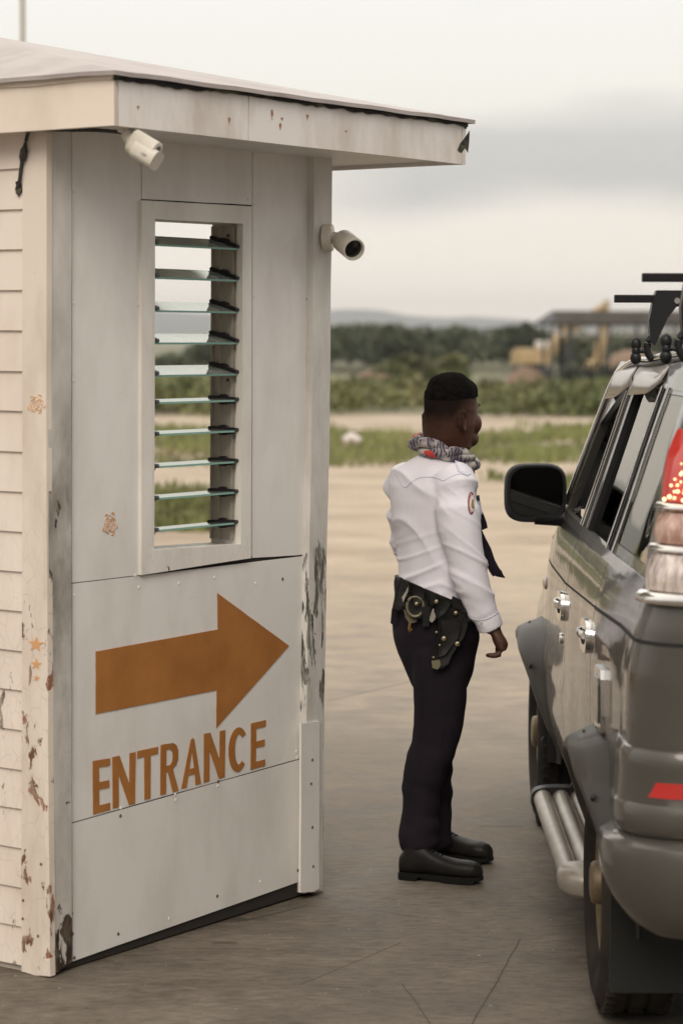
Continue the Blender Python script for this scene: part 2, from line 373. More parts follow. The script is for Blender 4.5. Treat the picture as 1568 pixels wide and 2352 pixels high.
# scrub belt
Ps,Ns,Ts,Ss=[],[],[],[]
def addc(c,rx,ry,rz,n,t,s):
    P,N,T=clump_pts(c,rx,ry,rz,n,t); Ps.append(P);Ns.append(N);Ts.append(T);Ss.append(np.full(n,s)*rng.uniform(.6,1.3,n))
for i in range(1500):
    y=52.5+ (random.random()**1.4)*86; x=random.uniform(-1,1)*(y*.20+9)
    v=noise.noise((x*.09,y*.05,2.2)); 
    if y<57+5*noise.noise((x*.25,1,4)): continue
    if v<-.28 and y>60: continue
    hgt=(.38+.36*random.random()+.5*max(v,0))*(.95 if y<75 else (1.1 if y<90 else 1.0))
    addc((x,y,terrain_z(y)+hgt*.2),random.uniform(.7,1.8),random.uniform(.7,1.5),hgt*.85,170,.42+.5*v+random.uniform(-.2,.25),.085+.001*y)
o=leaves('scrub',np.vstack(Ps),np.vstack(Ns),np.concatenate(Ss),green,tone=np.concatenate(Ts)); tag(o,'belt of low green and brown scrub between the sand track and the trees','scrub',kind='stuff')
# far wood
Ps,Ns,Ts,Ss=[],[],[],[]
tx=[-400,200,355,420,500,600,760,850,880,940,1000,1100,1180,1250,1400,1800,2600]; ty=[835,838,832,815,795,770,757,752,750,758,760,756,762,768,772,765,790]
for i in range(620):
    Y=random.uniform(225,300); px=random.uniform(-900,2500); x=(px-784)/F*Y
    top=CH+(HZ-np.interp(px,tx,ty))/F*Y + .25+ random.uniform(-.5,.12); h=top+1.5
    addc((x,Y,-1.5+h*.35),random.uniform(1.3,2.6),1.8,h*.66,150,.5+.35*noise.noise((x*.2,Y*.1,0))+random.uniform(-.15,.15),.5)
o=leaves('far_wood',np.vstack(Ps),np.vstack(Ns),np.concatenate(Ss),woodm,tone=np.concatenate(Ts)); tag(o,'dark green low wood along the horizon below the hills','wood',kind='stuff')
barkm=var(newmat('bark',(.09,.07,.05),.9),(.06,.045,.03),(.13,.10,.075),3,bump=.5,bscale=8)
def tree(px,py_top,Y,wid,label,mat,base=-1.5,leaf=.35,name='tree',n=2600,lobes=14):
    X=at(px,HZ,Y).x; top=CH+(HZ-py_top)/F*Y; h=top-base
    t=thing(name,(X,Y,base),label,'tree','trees standing out from the far wood')
    bm=BM(); tube(bm,[(X,Y,base-.1),(X+.05*h*.2,Y,base+h*.3),(X-.03*h,Y,base+h*.6),(X,Y,base+h*.85)],[h*.05,h*.04,h*.025,h*.008],8)
    for k in range(6):
        a=k*1.05+.4; z0=base+h*(.28+.07*k); r=wid*.32
        tube(bm,[(X,Y,z0),(X+math.cos(a)*r*.6,Y+math.sin(a)*r*.6,z0+h*.1),(X+math.cos(a)*r*1.2,Y+math.sin(a)*r*1.2,z0+h*.22)],[h*.02,h*.014,h*.005],6)
    obj('trunk',bm,barkm,t)
    P,N,T=[],[],[]
    for k in range(lobes):
        a=random.uniform(0,6.28); rr=random.random()**.6*wid*.38; zz=base+h*random.uniform(.38,.80)
        zz-= (rr/(wid*.5))*h*.12
        p,q,s=clump_pts((X+math.cos(a)*rr,Y+math.sin(a)*rr,zz),wid*.17,wid*.17,h*.17,n//lobes,.5+random.uniform(-.3,.3)); P.append(p);N.append(q);T.append(s)
    leaves('crown',np.vstack(P),np.vstack(N),rng.uniform(.6,1.3,sum(map(len,P)))*leaf,mat,t,tone=np.concatenate(T))
    return t
tree(903,731,232,6.5,'round dark tree standing highest above the wood, behind the guard','tree' and woodm)
tree(1206,731,215,4.2,'small dark tree beside the left end of the shed roof',woodm)
tree(505,778,228,7,'dark tree seen through the booth window above the fifth louvre blade',woodm)
tree(975,800,128,5.0,'light green bushy tree in front of the wood, above the guard\'s head',green,name='bush',leaf=.22)
# hedge below the shed
Ps,Ns,Ts,Ss=[],[],[],[]
hd=leafmat('hedge_leaf',[(.018,.022,.012),(.03,.036,.018)],.5)
for i in range(90):
    x=random.uniform(12.0,21); addc((x,random.uniform(128,133),-1.2),.9,.7,1.55+random.uniform(-.15,.1),110,.35+random.uniform(-.2,.2),.2)
o=leaves('hedge',np.vstack(Ps),np.vstack(Ns),np.concatenate(Ss),hd,tone=np.concatenate(Ts)); tag(o,'dense dark hedge in front of the open shed','hedge')
# mounds of reddish soil
soil=var(newmat('red_soil',(.3,.2,.14),.95),(.17,.115,.078),(.27,.19,.135),.8,bump=.6,bscale=2,bdist=.15)
def mound(px0,px1,pytop,Y,label,base=-1.5):
    a=at(px0,HZ,Y).x; c=at(px1,HZ,Y).x; h=CH+(HZ-pytop)/F*Y-base; bm=BM(); n=26; m=12; g=[]
    for j in range(m+1):
        row=[]
        for i in range(n+1):
            u=i/n*2-1; v=j/m*2-1; x=(a+c)/2+(c-a)/2*u; y=Y+(c-a)*.35*v
            f=max(0,1-u*u)*max(0,1-v*v); z=base-.05+h*f**.7*(1+.13*noise.noise((x*.5,y*.5,1)))
            row.append(bm.verts.new((x,y,z)))
        g.append(row)
    for j in range(m):
        for i in range(n): bm.faces.new((g[j][i],g[j][i+1],g[j+1][i+1],g[j+1][i]))
    return tag(obj('soil_mound',bm,soil,smooth=180),label,'soil mound','mounds of reddish soil on the far field')
mound(1350,1560,798,172,'large reddish soil mound seen under the shed roof')
mound(1150,1270,838,150,'low reddish soil bank below the excavator')
mound(790,960,843,146,'low flat brown soil bank in front of the wood, left of the guard')
mound(330,470,862,120,'brown soil bank seen through the booth window')
# ================================================================== FAR SHED
SY=150.0
def shp(px,py,Y=SY): return at(px,py,Y)
t=thing('open_shed',(shp(1390,775).x,SY,-1.5),'open sided shed with grey roof sheets on dark posts','shed')
roofm=var(newmat('shed_sheet',(.2,.18,.16),.9,Specular_IOR_Level=.1),(.045,.040,.035),(.075,.066,.057),.5,stretch=(3,1,1))
dark=newmat('dark_steel',(.035,.035,.04),.6); pale=newmat('pale_steel',(.5,.47,.46),.6)
x0=shp(1236,742).x; x1=x0+17; e=2.72; rdz=3.52; bm=BM()
poly=[(x0+.72,SY-3.2,e),(x1,SY-3.2,e),(x1-.2,SY,rdz),(x0+.95,SY,rdz)]; 
v=[bm.verts.new(p) for p in poly]; bm.faces.new(v)
v2=[bm.verts.new(p) for p in [(x0,SY+3.2,e),(x1,SY+3.2,e)]]; bm.faces.new((v[3],v[2],v2[1],v2[0]))
so_=obj('roof',bm,roofm,t); mo=so_.modifiers.new('s','SOLIDIFY'); mo.thickness=.08
bm=BM(); v=[bm.verts.new(p) for p in [(x0+.715,SY-3.2,e),(x0+.945,SY,rdz),(x0-.05,SY+3.2,e)]]; bm.faces.new(v); gb=obj('gable',bm,dark,t); mo=gb.modifiers.new('s','SOLIDIFY'); mo.thickness=.05
for k,px in enumerate((1257,1297,1386,1474,1566)):
    X=shp(px,775).x
    for yy in (SY-2.9,SY+2.9):
        bm=BM(); box(bm,(X,yy,(e-1.5)/2-.02),(.16 if k!=1 else .3),.2,e+1.5-.04); obj('post',bm,dark,t)
for k in range(4):
    bm=BM(); zz=2.55-.0*k
    xa=x0+.6+k*4.1; 
    for yy in (SY-2.9,):
        box(bm,((xa+xa+4.0)/2,yy,2.58),4.0,.06,.09); box(bm,((xa+xa+4.0)/2,yy,2.05),4.0,.06,.08)
        for q in range(8):
            a=Vector((xa+q*.5,yy,2.05 if q%2 else 2.56)); c=Vector((xa+q*.5+.5,yy,2.56 if q%2 else 2.05)); tube(bm,[a,c],.03,5)
    obj('truss',bm,pale,t)
# ================================================================== EXCAVATOR
EY=200.0; S_=EY/F
def ex(px,py,dy=0): return at(px,py,EY+dy)
yel=var(newmat('machine_yellow',(.44,.31,.16),.6),(.40,.28,.14),(.50,.37,.21),.8)
t=thing('excavator',(ex(1225,775).x,EY,-1.5),'yellow excavator with white cab and raised arm behind the shed','excavator')
def px_box(name,a,b_,m,y0,y1,bev=.08):
    p=ex(a[0],a[1]); q=ex(b_[0],b_[1]); bm=BM(); box(bm,((p.x+q.x)/2,EY+(y0+y1)/2,(p.z+q.z)/2),abs(q.x-p.x),y1-y0,abs(q.z-p.z),bev=bev); return obj(name,bm,m,t)
px_box('house',(1182,800),(1262,836),yel,-1.3,1.3)
cb=px_box('cab',(1228,783),(1257,799.5),newmat('cab_white',(.75,.70,.66),.4),-1.25,.0)
px_box('counterweight',(1174,808),(1181.6,838),yel,-1.2,1.2)
for s in (-1,1):
    bm=BM(); z=-1.05; x_=ex(1222,775).x
    tube(bm,[(x_-1.7,EY+s*1.0,z),(x_+1.7,EY+s*1.0,z)],.42,12); obj('track',bm,dark,t,smooth=40)
bm=BM(); box(bm,(ex(1222,775).x,EY,(-.62+ex(1222,836).z)/2),1.4,1.6,abs(ex(1222,836).z+.64)); obj('turntable',bm,dark,t)
def arm(name,pts,wd,d=.5):
    bm=BM(); P=[ex(*p) for p in pts]; rings=[]
    for i,p in enumerate(P):
        dd=(P[min(i+1,len(P)-1)]-P[max(i-1,0)]).normalized(); a=Vector((0,1,0)); b_=dd.cross(a).normalized(); rings.append((p,a*d*.5*1.41,b_*wd[i]*.5*1.41))
    vs=loft(bm,rings,4); return obj(name,bm,yel,t)
arm('boom',[(1262,822),(1272,790),(1288,770),(1320,748),(1352,726),(1386,702)],[.4,.7,.8,.6,.5,.35])
arm('stick',[(1392,690),(1388,745),(1379,790),(1370,834)],[.35,.45,.6,.55],.45)
arm('bucket',[(1372,838),(1355,850),(1340,850)],[.7,1.2,.3],1.0)
# white sack
P=gp(808,1026); bm=BM(); sphere(bm,(P.x,P.y,.12),.16,.12,.10,u=20,v=14)
for v in bm.verts: v.co+=Vector(noise.noise_vector(v.co*9))*.035
tag(obj('sack',bm,newmat('sack_white',(.75,.68,.66),.8),smooth=180),'small crumpled white sack lying on the grass strip','sack')
# pole behind the booth
P=at(57,HZ,19); t=thing('mast',(P.x,19,0),'thin grey mast rising behind the booth roof','mast'); bm=BM(); tube(bm,[(P.x,19,-.05),(P.x,19,7)],.024,12); obj('pole',bm,newmat('galvanised',(.55,.53,.48),.5,.3),t,smooth=60)
bm=BM(); box(bm,(P.x,19,.006),.22,.22,.02,bev=.003); obj('base_plate',bm,newmat('plate_steel',(.3,.29,.27),.6,.5),t)
exec('')
# ================================================================== GUARD BOOTH
Cn=gp(114,2243); Dn=gp(741,2046)
U=(Dn-Cn); W=U.length; U.normalize(); NF=Vector((U.y,-U.x,0)); V=Vector((-U.y,U.x,0))
ZU=Vector((0,0,1))
def wp(px,py,off=0):
    d=ray(px,py); P0=Cn+NF*off; return O+d*((P0-O).dot(NF)/d.dot(NF))
def lp(px,py,off=0):
    d=ray(px,py); nl=-U; P0=Cn+nl*off; return O+d*((P0-O).dot(nl)/d.dot(nl))
def uv(u,v,z): return Cn+U*u+V*v+ZU*z
DP=2.2
booth=thing('guard_booth',Cn+U*W/2+V*DP/2,'white wooden guard booth with orange ENTRANCE arrow on its side','booth')
booth.location.z=0
WHITE=(.79,.765,.735); CREAM=(.78,.69,.60)
pan_m=paint_wood('panel_paint',WHITE,dirt=(.45,.41,.36),dirt_amt=.34,rough=.5)
trim_m=paint_wood('trim_paint',(.70,.67,.63),dirt=(.20,.175,.145),dirt_amt=1.0,dlo=.34,peel_z=[(0,.9),(.12,.75),(.22,.30),(.9,.40),(1.45,.45),(1.6,.0),(2.4,0)],dz=[(0,.5),(.5,.5),(1.0,.9),(1.35,1),(1.7,.45),(2.4,.3)],wood=(.07,.045,.03),wood2=(.12,.09,.06))
cream_m=paint_wood('cream_board_paint',CREAM,dirt=(.42,.33,.25),dirt_amt=.5,peel_z=[(0,.48),(.3,.45),(.5,.60),(.6,.50),(.9,.58),(1.1,.50),(1.35,.42),(1.5,0),(2.4,0)],wood=(.30,.13,.075),wood2=(.33,.23,.16))
side_m=paint_wood('siding_paint',(.80,.71,.63),dirt=(.48,.38,.30),dirt_amt=.35,peel_z=[(0,.46),(.5,.46),(1.2,.40),(1.35,0),(2.4,0)],wood=(.33,.24,.17),wood2=(.4,.33,.27))
post_m=paint_wood('post_paint',(.66,.64,.60),dirt=(.30,.27,.22),dirt_amt=.6,peel_z=[(0,.15),(.5,.35),(.62,.60),(.85,.66),(1.12,.76),(1.18,.35),(1.3,.05),(1.6,0),(2.4,0)],wood=(.10,.085,.07),wood2=(.27,.26,.225),pst=(3.2,3.2,.7))
frame_m=paint_wood('frame_paint',(.78,.75,.70),dirt=(.4,.35,.3),dirt_amt=.4,peel_z=[(0,0),(1.05,.0),(1.14,.38),(1.22,.32),(1.26,0),(2.4,0)],wood=(.22,.10,.07),wood2=(.25,.17,.13))
backm=newmat('dark_backing',(.025,.02,.016),.9); inner_m=newmat('inner_board',(.45,.40,.34),.8)
orange=newmat('orange_paint',(.42,.18,.045),.5); var(orange,(.34,.135,.032),(.44,.185,.048),6,6,.35,.65,bump=.15,bscale=25)
orange_f=newmat('faded_orange_paint',(.66,.36,.16),.6)
rust_m=newmat('rusty_screw',(.16,.085,.05),.8)
def plate(bm,pts,fn,off,th,holes=None):
    """closed slab whose outer face is the pixel outline on a wall plane"""
    n=NF if fn is wp else -U
    f=[fn(x,y,off) for x,y in pts]; bk=[p-n*th for p in f]
    hf=[[fn(x,y,off) for x,y in h] for h in (holes or [])]; hb=[[p-n*th for p in h] for h in hf]
    poly_prism(bm,f,bk,hf,hb)
def dense(pts,k=6,j=0):
    out=[]; n=len(pts)
    for i in range(n):
        a,b_=pts[i],pts[(i+1)%n]
        for q in range(k): out.append((a[0]+(b_[0]-a[0])*q/k+random.uniform(-j,j)*(q>0),a[1]+(b_[1]-a[1])*q/k+random.uniform(-j,j)*(q>0)))
    return out
# dark backing wall with window hole, then painted boards stand 4-6 mm proud
bm=BM()
win=[(352,503),(558,514),(554,1250),(350,1264)]
plate(bm,[(118,260),(762,310),(739,2040),(120,2236)],wp,-.006,.03,[[(340,490),(572,500),(566,1262),(338,1277)]])
obj('wall',bm,backm,booth,label='dark wall core behind the painted panels')
def panel(name,pts,off=0,th=.005,m=pan_m,jit=0.5,lab=None):
    bm=BM(); plate(bm,dense(pts,5,jit),wp,off,th); return obj(name,bm,m,booth,label=lab)
panel('wall_panel',[(166,262),(324.5,270),(323,1321),(166.5,1338.5)])
panel('wall_panel',[(326,270),(579.5,290),(578.5,471),(326,457)])
panel('wall_panel',[(581,288),(719,299),(703,1273.5),(579,1281.5)])
panel('wall_panel',[(167,1341),(701,1277),(691,1741),(166,1889)])
panel('wall_panel',[(166,1892),(691,1744),(690,2024),(168,2208)])
# concrete footing visible under the lifted bottom panel
bm=BM(); poly_prism(bm,[uv(.10,.035,-.05),uv(W-.05,.035,-.05),uv(W-.05,.035,.06),uv(.10,.035,.06)],[uv(.10,.2,-.05),uv(W-.05,.2,-.05),uv(W-.05,.2,.06),uv(.10,.2,.06)])
obj('footing',bm,var(newmat('footing_concrete',(.2,.17,.12),.9),(.05,.035,.025),(.24,.2,.13),7,lo=.42,hi=.58,bump=.6,bscale=20),booth)
# corner boards
bm=BM(); plate(bm,dense([(109.5,262),(165,262),(165,1400),(166,2208),(163,2212),(118,2241),(113,1600)],8,.5),wp,.014,.02); obj('corner_board',bm,trim_m,booth,label='dirty grey corner board beside the arrow panel')
bm=BM(); plate(bm,dense([(53,262),(108,262),(107,1000),(112,1800),(116,2243),(80,2240),(50,2231)],8,.5),lp,.016,.022); obj('corner_board',bm,cream_m,booth,label='cream corner board with rose and stars')
# right post: front face, inner batten and return face
bm=BM(); plate(bm,dense([(722,300),(763,303),(757,1000),(750,1270),(745,1660),(739,2044),(700,2052),(704,1658),(717,900)],8,.7),wp,.026,.03); obj('corner_post',bm,post_m,booth,label='corner post with peeling paint')
bm=BM(); plate(bm,dense([(692,1662),(734,1656),(733,2040),(722,2048),(690,2050)],4,.5),wp,.034,.007); obj('patch_board',bm,pan_m,booth,label='newer board nailed over the foot of the corner post')
# window
win_t=BM()
plate(win_t,dense([(326,460),(579,474),(576.5,1282),(325.5,1321)],5,.3),wp,.012,.022,[dense(win,5,.2)])
frame=obj('window',win_t,frame_m,booth)
PTL,PTR,PBR,PBL=[wp(x,y,0) for x,y in win]
# reveal lining
bm=BM()
def quadbox(bm,a,b_,d,c,th):  # a-b edge, extruded inward along V by d, thickness vector th
    poly_prism(bm,[a,b_,b_+th,a+th],[a+V*d,b_+V*d,b_+V*d+th,a+V*d+th])
quadbox(bm,PTR-V*.008+ZU*.004,PBR-V*.008-ZU*.004,.128,0,U*.02); quadbox(bm,PTL-V*.008+ZU*.004,PBL-V*.008-ZU*.004,.128,0,-U*.02)
quadbox(bm,PBL-V*.008,PBR-V*.008,.128,0,-ZU*.02); quadbox(bm,PTL-V*.008,PTR-V*.008,.128,0,ZU*.02)
obj('reveal',bm,frame_m,frame)
alu=newmat('jalousie_channel',(.52,.48,.42),.45,.35); clipm=newmat('black_clip',(.012,.011,.014),.4); 
uL=(PTL-Cn).dot(U); uR=(PTR-Cn).dot(U); uR2=(PBR-Cn).dot(U); uL2=(PBL-Cn).dot(U); zt=min(PTL.z,PTR.z)-.003; zb=max(PBL.z,PBR.z)+.003
for s,u0a,u0b in ((1,uR,uR2),(-1,uL,uL2)):
    bm=BM()
    for v0,v1,th in ((.030,.112,.006),(.026,.034,.014),(.078,.084,.012),(.108,.114,.014)):
        A=[uv(u0b-s*.001,v0,zb),uv(u0a-s*.001,v0,zt),uv(u0a-s*th,v0,zt),uv(u0b-s*th,v0,zb)]
        poly_prism(bm,A,[p+V*(v1-v0) for p in A])
    obj('channel',bm,alu,frame)
    for zz in (.04,.5,.96):
        z=zb+(zt-zb)*zz; u0=u0b+(u0a-u0b)*zz
        bm=BM(); lathe(bm,[(0,.006),(.003,.005)],uv(u0-s*.006,.052,z+.01),-U*s,12); obj('channel_screw',bm,rust_m,frame)
glm=newmat('louvre_glass',(.75,.88,.82),.12); nt=glm.node_tree; nt.nodes.clear()
out=nn(nt,'ShaderNodeOutputMaterial'); gl=nn(nt,'ShaderNodeBsdfGlossy',in_Roughness=.08); gl.inputs['Color'].default_value=(.9,.95,.92,1)
tr=nn(nt,'ShaderNodeBsdfTransparent'); tr.inputs['Color'].default_value=(.80,.88,.83,1); df=nn(nt,'ShaderNodeBsdfDiffuse'); df.inputs['Color'].default_value=(.55,.60,.55,1)
tc=nn(nt,'ShaderNodeTexCoord'); nz=nn(nt,'ShaderNodeTexNoise',in_Scale=30,in_Detail=5); mpg=nn(nt,'ShaderNodeMapping'); mpg.inputs['Scale'].default_value=(.6,2,1); L(nt,tc.outputs['Object'],mpg.inputs[0]); L(nt,mpg.outputs[0],nz.inputs[0])
m1=nn(nt,'ShaderNodeMixShader'); L(nt,ramp(nt,nz.outputs[0],[(.4,.35),(.7,.7)]),m1.inputs[0]); L(nt,tr.outputs[0],m1.inputs[1]); L(nt,df.outputs[0],m1.inputs[2])
fr=nn(nt,'ShaderNodeFresnel',in_IOR=1.5); m2=nn(nt,'ShaderNodeMixShader'); L(nt,fr.outputs[0],m2.inputs[0]); L(nt,m1.outputs[0],m2.inputs[1]); L(nt,gl.outputs[0],m2.inputs[2]); L(nt,m2.outputs[0],out.inputs[0])
gem=newmat('glass_edge',(.26,.45,.39),.25)
yr_=[557,630,704,776,848,919,990,1062,1133,1205]; yl_=[552,628,703,778,852,925,999,1075,1151,1224]
for k in range(10):
    zr=wp(527,yr_[k]).z
    tilt=[17,17,16,15,15,3,2,1,0,-2][k]
    dv=Vector(V)*math.cos(R(tilt))+ZU*math.sin(R(tilt)); nv=-V*math.sin(R(tilt))+ZU*math.cos(R(tilt))
    f=(zr-zb)/(zt-zb); ul=uL2+(uL-uL2)*f; ur=uR2+(uR-uR2)*f
    c0=uv(ul+.016,.055,zr-.004*(tilt>5)); c1=uv(ur-.016,.055,zr-.004*(tilt>5)); hw=.051
    bm=BM(); poly_prism(bm,[c0-dv*hw+nv*.003,c1-dv*hw+nv*.003,c1-dv*hw-nv*.003,c0-dv*hw-nv*.003],[c0+dv*hw+nv*.003,c1+dv*hw+nv*.003,c1+dv*hw-nv*.003,c0+dv*hw-nv*.003])
    for q in bm.faces:
        q.normal_update(); q.material_index = 1 if abs(q.normal.dot(nv))<.5 else 0
    obj('louvre_blade',bm,[glm,gem],frame)
    for s,cc in ((1,uv(ur,.055,zr)),(-1,uv(ul,.055,zr))):
        a=-U*s
        for lo,hi,l0,l1,nm in ((.004,.012,-.056,.050,'louvre_clip'),):
            bm=BM(); prof=[(-.057,.003),(-.053,.010),(-.014,.011),(-.010,.015),(.0,.0175),(.010,.015),(.014,.011),(.052,.010),(.056,.004),(.050,-.003),(.04,-.0035),(.040,-.010),(.014,-.011),(.008,-.015),(-.008,-.015),(-.012,-.011),(-.040,-.010),(-.042,-.003),(-.05,-.003)]
            A=[cc+a*.015+dv*x+nv*y for x,y in prof]; B=[cc+a*.031+dv*x+nv*y for x,y in prof]
            poly_prism(bm,A,B); obj(nm,bm,clipm,frame)
# arrow and lettering
bm=BM(); plate(bm,dense([(221,1496.5),(501,1446),(500,1362.5),(664,1483.5),(497.5,1672.5),(498.5,1585),(221,1640)],9,.35),wp,.0022,.0018); obj('arrow',bm,orange,booth,label='orange painted arrow pointing right')
Lt={'E':([(0,0),(1,0),(1,.14),(.36,.14),(.36,.44),(.95,.44),(.95,.58),(.36,.58),(.36,.86),(1,.86),(1,1),(0,1)],None),
'N':([(0,0),(.27,0),(.27,.64),(.73,0),(1,0),(1,1),(.74,1),(.74,.40),(.30,1),(0,1)],None),
'T':([(.34,0),(.64,0),(.64,.86),(1,.86),(1,1),(0,1),(0,.86),(.34,.86)],None),
'R':([(0,0),(.32,0),(.32,.43),(.42,.43),(.70,0),(1.02,0),(.70,.47),(.9,.54),(1,.66),(1,.82),(.90,.94),(.70,1),(0,1)],[(.32,.56),(.54,.56),(.67,.63),(.69,.75),(.65,.84),(.52,.88),(.32,.88)]),
'A':([(0,0),(.27,0),(.355,.24),(.675,.24),(.73,0),(1,0),(.64,.96),(.55,1),(.46,.96)],[(.40,.37),(.64,.37),(.535,.74)]),
'C':([(.5+.5*math.cos(R(a)),.5+.5*math.sin(R(a))) for a in range(38,323,12)]+[(.55+.22*math.cos(R(a)),.5+.34*math.sin(R(a))) for a in range(308,46,-13)],None)}
Qd=[('E',(428,148),(508,135),(508,372),(430,393)),('N',(518,130),(625,106),(622,343),(520,366)),('T',(632,103),(728,82),(726,312),(634,333)),('R',(740,74),(820,60),(820,284),(738,304)),('A',(836,53),(926,32),(925,252),(834,275)),('N',(938,23),(1036,5),(1033,222),(937,247)),('C',(1050,3),(1140,-17),(1138,187),(1052,208)),('E',(1154,-25),(1222,-41),(1218,169),(1152,187))]
def z3(x,y): return (x/1.6333*.81667,(2050+y/1.6333)*.81667)
for ch,tl,tr_,br,bl in Qd:
    def mp_(p):
        x,y=p; a=[bl[i]+(br[i]-bl[i])*x for i in (0,1)]; c=[tl[i]+(tr_[i]-tl[i])*x for i in (0,1)]
        return z3(a[0]+(c[0]-a[0])*y,a[1]+(c[1]-a[1])*y)
    o_,h_=Lt[ch]; bm=BM(); plate(bm,dense([mp_(p) for p in o_],3,.25),wp,.0022,.0018,[dense([mp_(p) for p in h_],2,.2)] if h_ else None)
    obj('letter',bm,orange,booth)
def star(px,py,r,fn,off,m):
    bm=BM(); pts=[(px+r*(1 if i%2==0 else .42)*math.sin(i*math.pi/5+.1),py-r*(1 if i%2==0 else .42)*math.cos(i*math.pi/5+.1)) for i in range(10)]
    plate(bm,pts,fn,off,.0015); obj('star',bm,m,booth)
for a in ((83,1480,18.5),(83.5,1526,13),(84.5,1557.5,7.5)): star(*a,lp,.0175,orange_f)
def rose(cx,cy,rx,ry,fn,off,m):
    bm=BM()
    def arc(r0,r1,a0,a1,wv):
        n=8; o1=[];i1=[]
        for k in range(n+1):
            a=R(a0+(a1-a0)*k/n); f=1+.1*math.sin(a*5+r0*9); tp=math.sin(math.pi*(k+.35)/(n+.7))
            o1.append((cx+rx*(r0+wv*tp)*f*math.cos(a),cy-ry*(r0+wv*tp)*f*math.sin(a))); i1.append((cx+rx*(r0-wv*.1)*f*math.cos(a),cy-ry*(r0-wv*.1)*f*math.sin(a)))
        plate(bm,o1+i1[::-1],fn,off,.0015)
    arc(.02,.1,0,300,.10)
    for r0,ws,seg in ((.26,.07,[(20,140),(160,250),(265,370)]),(.46,.08,[(-20,90),(105,190),(205,320)]),(.68,.09,[(15,75),(85,160),(172,240),(252,330),(340,368)]),(.90,.13,[(50,80),(110,135),(195,225),(228,262),(282,312),(330,352)])):
        for a0,a1 in seg: arc(r0,0,a0,a1,ws)
    obj('rose',bm,m,booth)
rose(254,1203,17,26,wp,.0022,orange_f); rose(84,928,20,21,lp,.0175,orange_f)
# screws and nail heads
scr=[(170,440,0),(316,448,0),(335,441,0),(457,450,0),(570,457,0),(585,470,0),(711,474,1),(584,681,0),(705,687,1),(171,697,0),(171,875,0),(316,700,0),(576,1280,1),(311,1322,0),(320,1349,0),(412,1340,0),(493,1327,0),(587,1340,0),(649,1330,1),(697,1328,0),(172,1368,0),(681,1726,0),(682,1741,0),(595,1752,0),(501,1795,1),(501,1805,0),(403,1825,0),(404,1838,0),(278,1856,0),(277,1874,1),(684,1999,1),(598,2025,0),(499,2058,1),(389,2110,0),(272,2145,1),(167,2145,1),(165,2098,1),(171,2200,1)]
sc0=None
for px,py,r_ in scr:
    P=wp(px,py,.0)
    bm=BM(); lathe(bm,[(0,.0055),(.0018,.0045)],P,NF,10); obj('screw',bm,rust_m if r_ else pan_m,booth)
for px,py in ((717,1745),(717,1900),(719,1990),(714,1800)):
    bm=BM(); lathe(bm,[(0,.005),(.002,.004)],wp(px,py,.034),NF,10); obj('screw',bm,rust_m,booth)
for px,py in ((57,1966),(95,1985),(54,2068),(53,2110),(65,2160),(88,2150)):
    bm=BM(); lathe(bm,[(0,.0045),(.0015,.004)],lp(px,py,.016),-U,10); obj('screw',bm,rust_m,booth)
# lap siding on the left wall
bm=BM(); z=.02; zs=[]; step=.1135; vv0=(lp(54,1000,0)-Cn).dot(V)-.035
vb=np.linspace(vv0,DP,14)
while z<2.40:
    z1=min(z+step,2.40)
    jj=[noise.noise((z*7,v_*2,0))*.0025 for v_ in vb]
    A=[]; B=[]
    for v_,j in zip(vb,jj):
        A.append((uv(0,v_,z+j)-U*.0135,uv(0,v_,z1+.008)-U*.004)); 
    for k in range(len(vb)-1):
        a,c=A[k],A[k+1]
        f=[a[0],c[0],c[1],a[1]]
        vs=[bm.verts.new(p) for p in f]; bm.faces.new(vs)
        vs=[bm.verts.new(p) for p in (a[0],c[0],c[0]+U*.02,a[0]+U*.02)]; bm.faces.new(vs)
    z=z1
bmesh.ops.remove_doubles(bm,verts=bm.verts[:],dist=.0003)
obj('siding',bm,side_m,booth,label='cream lap siding of the end wall')
bm=BM(); poly_prism(bm,[uv(.002,.02,.0),uv(.002,DP,.0),uv(.002,DP,2.44),uv(.002,.02,2.44)],[uv(.03,.04,.0),uv(.03,DP-.03,.0),uv(.03,DP-.03,2.44),uv(.03,.04,2.44)]); obj('end_wall',bm,inner_m,booth)
# far end wall with its wide opening, and back wall with an opening
def rect(u0,v0,u1,v1,z0,z1): return None
def wallbox(name,u0,u1,v0,v1,z0,z1,m=pan_m):
    bm=BM(); poly_prism(bm,[uv(u0,v0,z0),uv(u1,v0,z0),uv(u1,v1,z0),uv(u0,v1,z0)],[uv(u0,v0,z1),uv(u1,v0,z1),uv(u1,v1,z1),uv(u0,v1,z1)]); return obj(name,bm,m,booth)
wallbox('far_wall',W-.035,W-.003,.03,DP,0,.93); wallbox('far_wall',W-.035,W-.003,.03,DP,2.32,2.44)
wallbox('far_post',W-.05,W-.001,-.003,.085,0,2.43,post_m); wallbox('far_post',W-.05,W,DP-.1,DP+.002,0,2.44,post_m); wallbox('far_post',W-.045,W-.002,1.38,1.46,.93,2.32)
wallbox('counter',W-.28,W+.06,.10,1.36,.931,.961,inner_m)
wallbox('back_wall',.03,W-.05,DP-.03,DP-.003,0,.93); wallbox('back_wall',.03,W-.05,DP-.03,DP-.003,2.2,2.44); wallbox('back_wall',.03,.3,DP-.03,DP-.003,.93,2.2); wallbox('back_wall',W-.35,W-.05,DP-.03,DP-.003,.93,2.2)
wallbox('floor',.03,W-.05,.04,DP-.04,.0,.07,inner_m)
wallbox('ceiling',.04,W-.06,.05,DP-.05,2.442,2.46,inner_m)
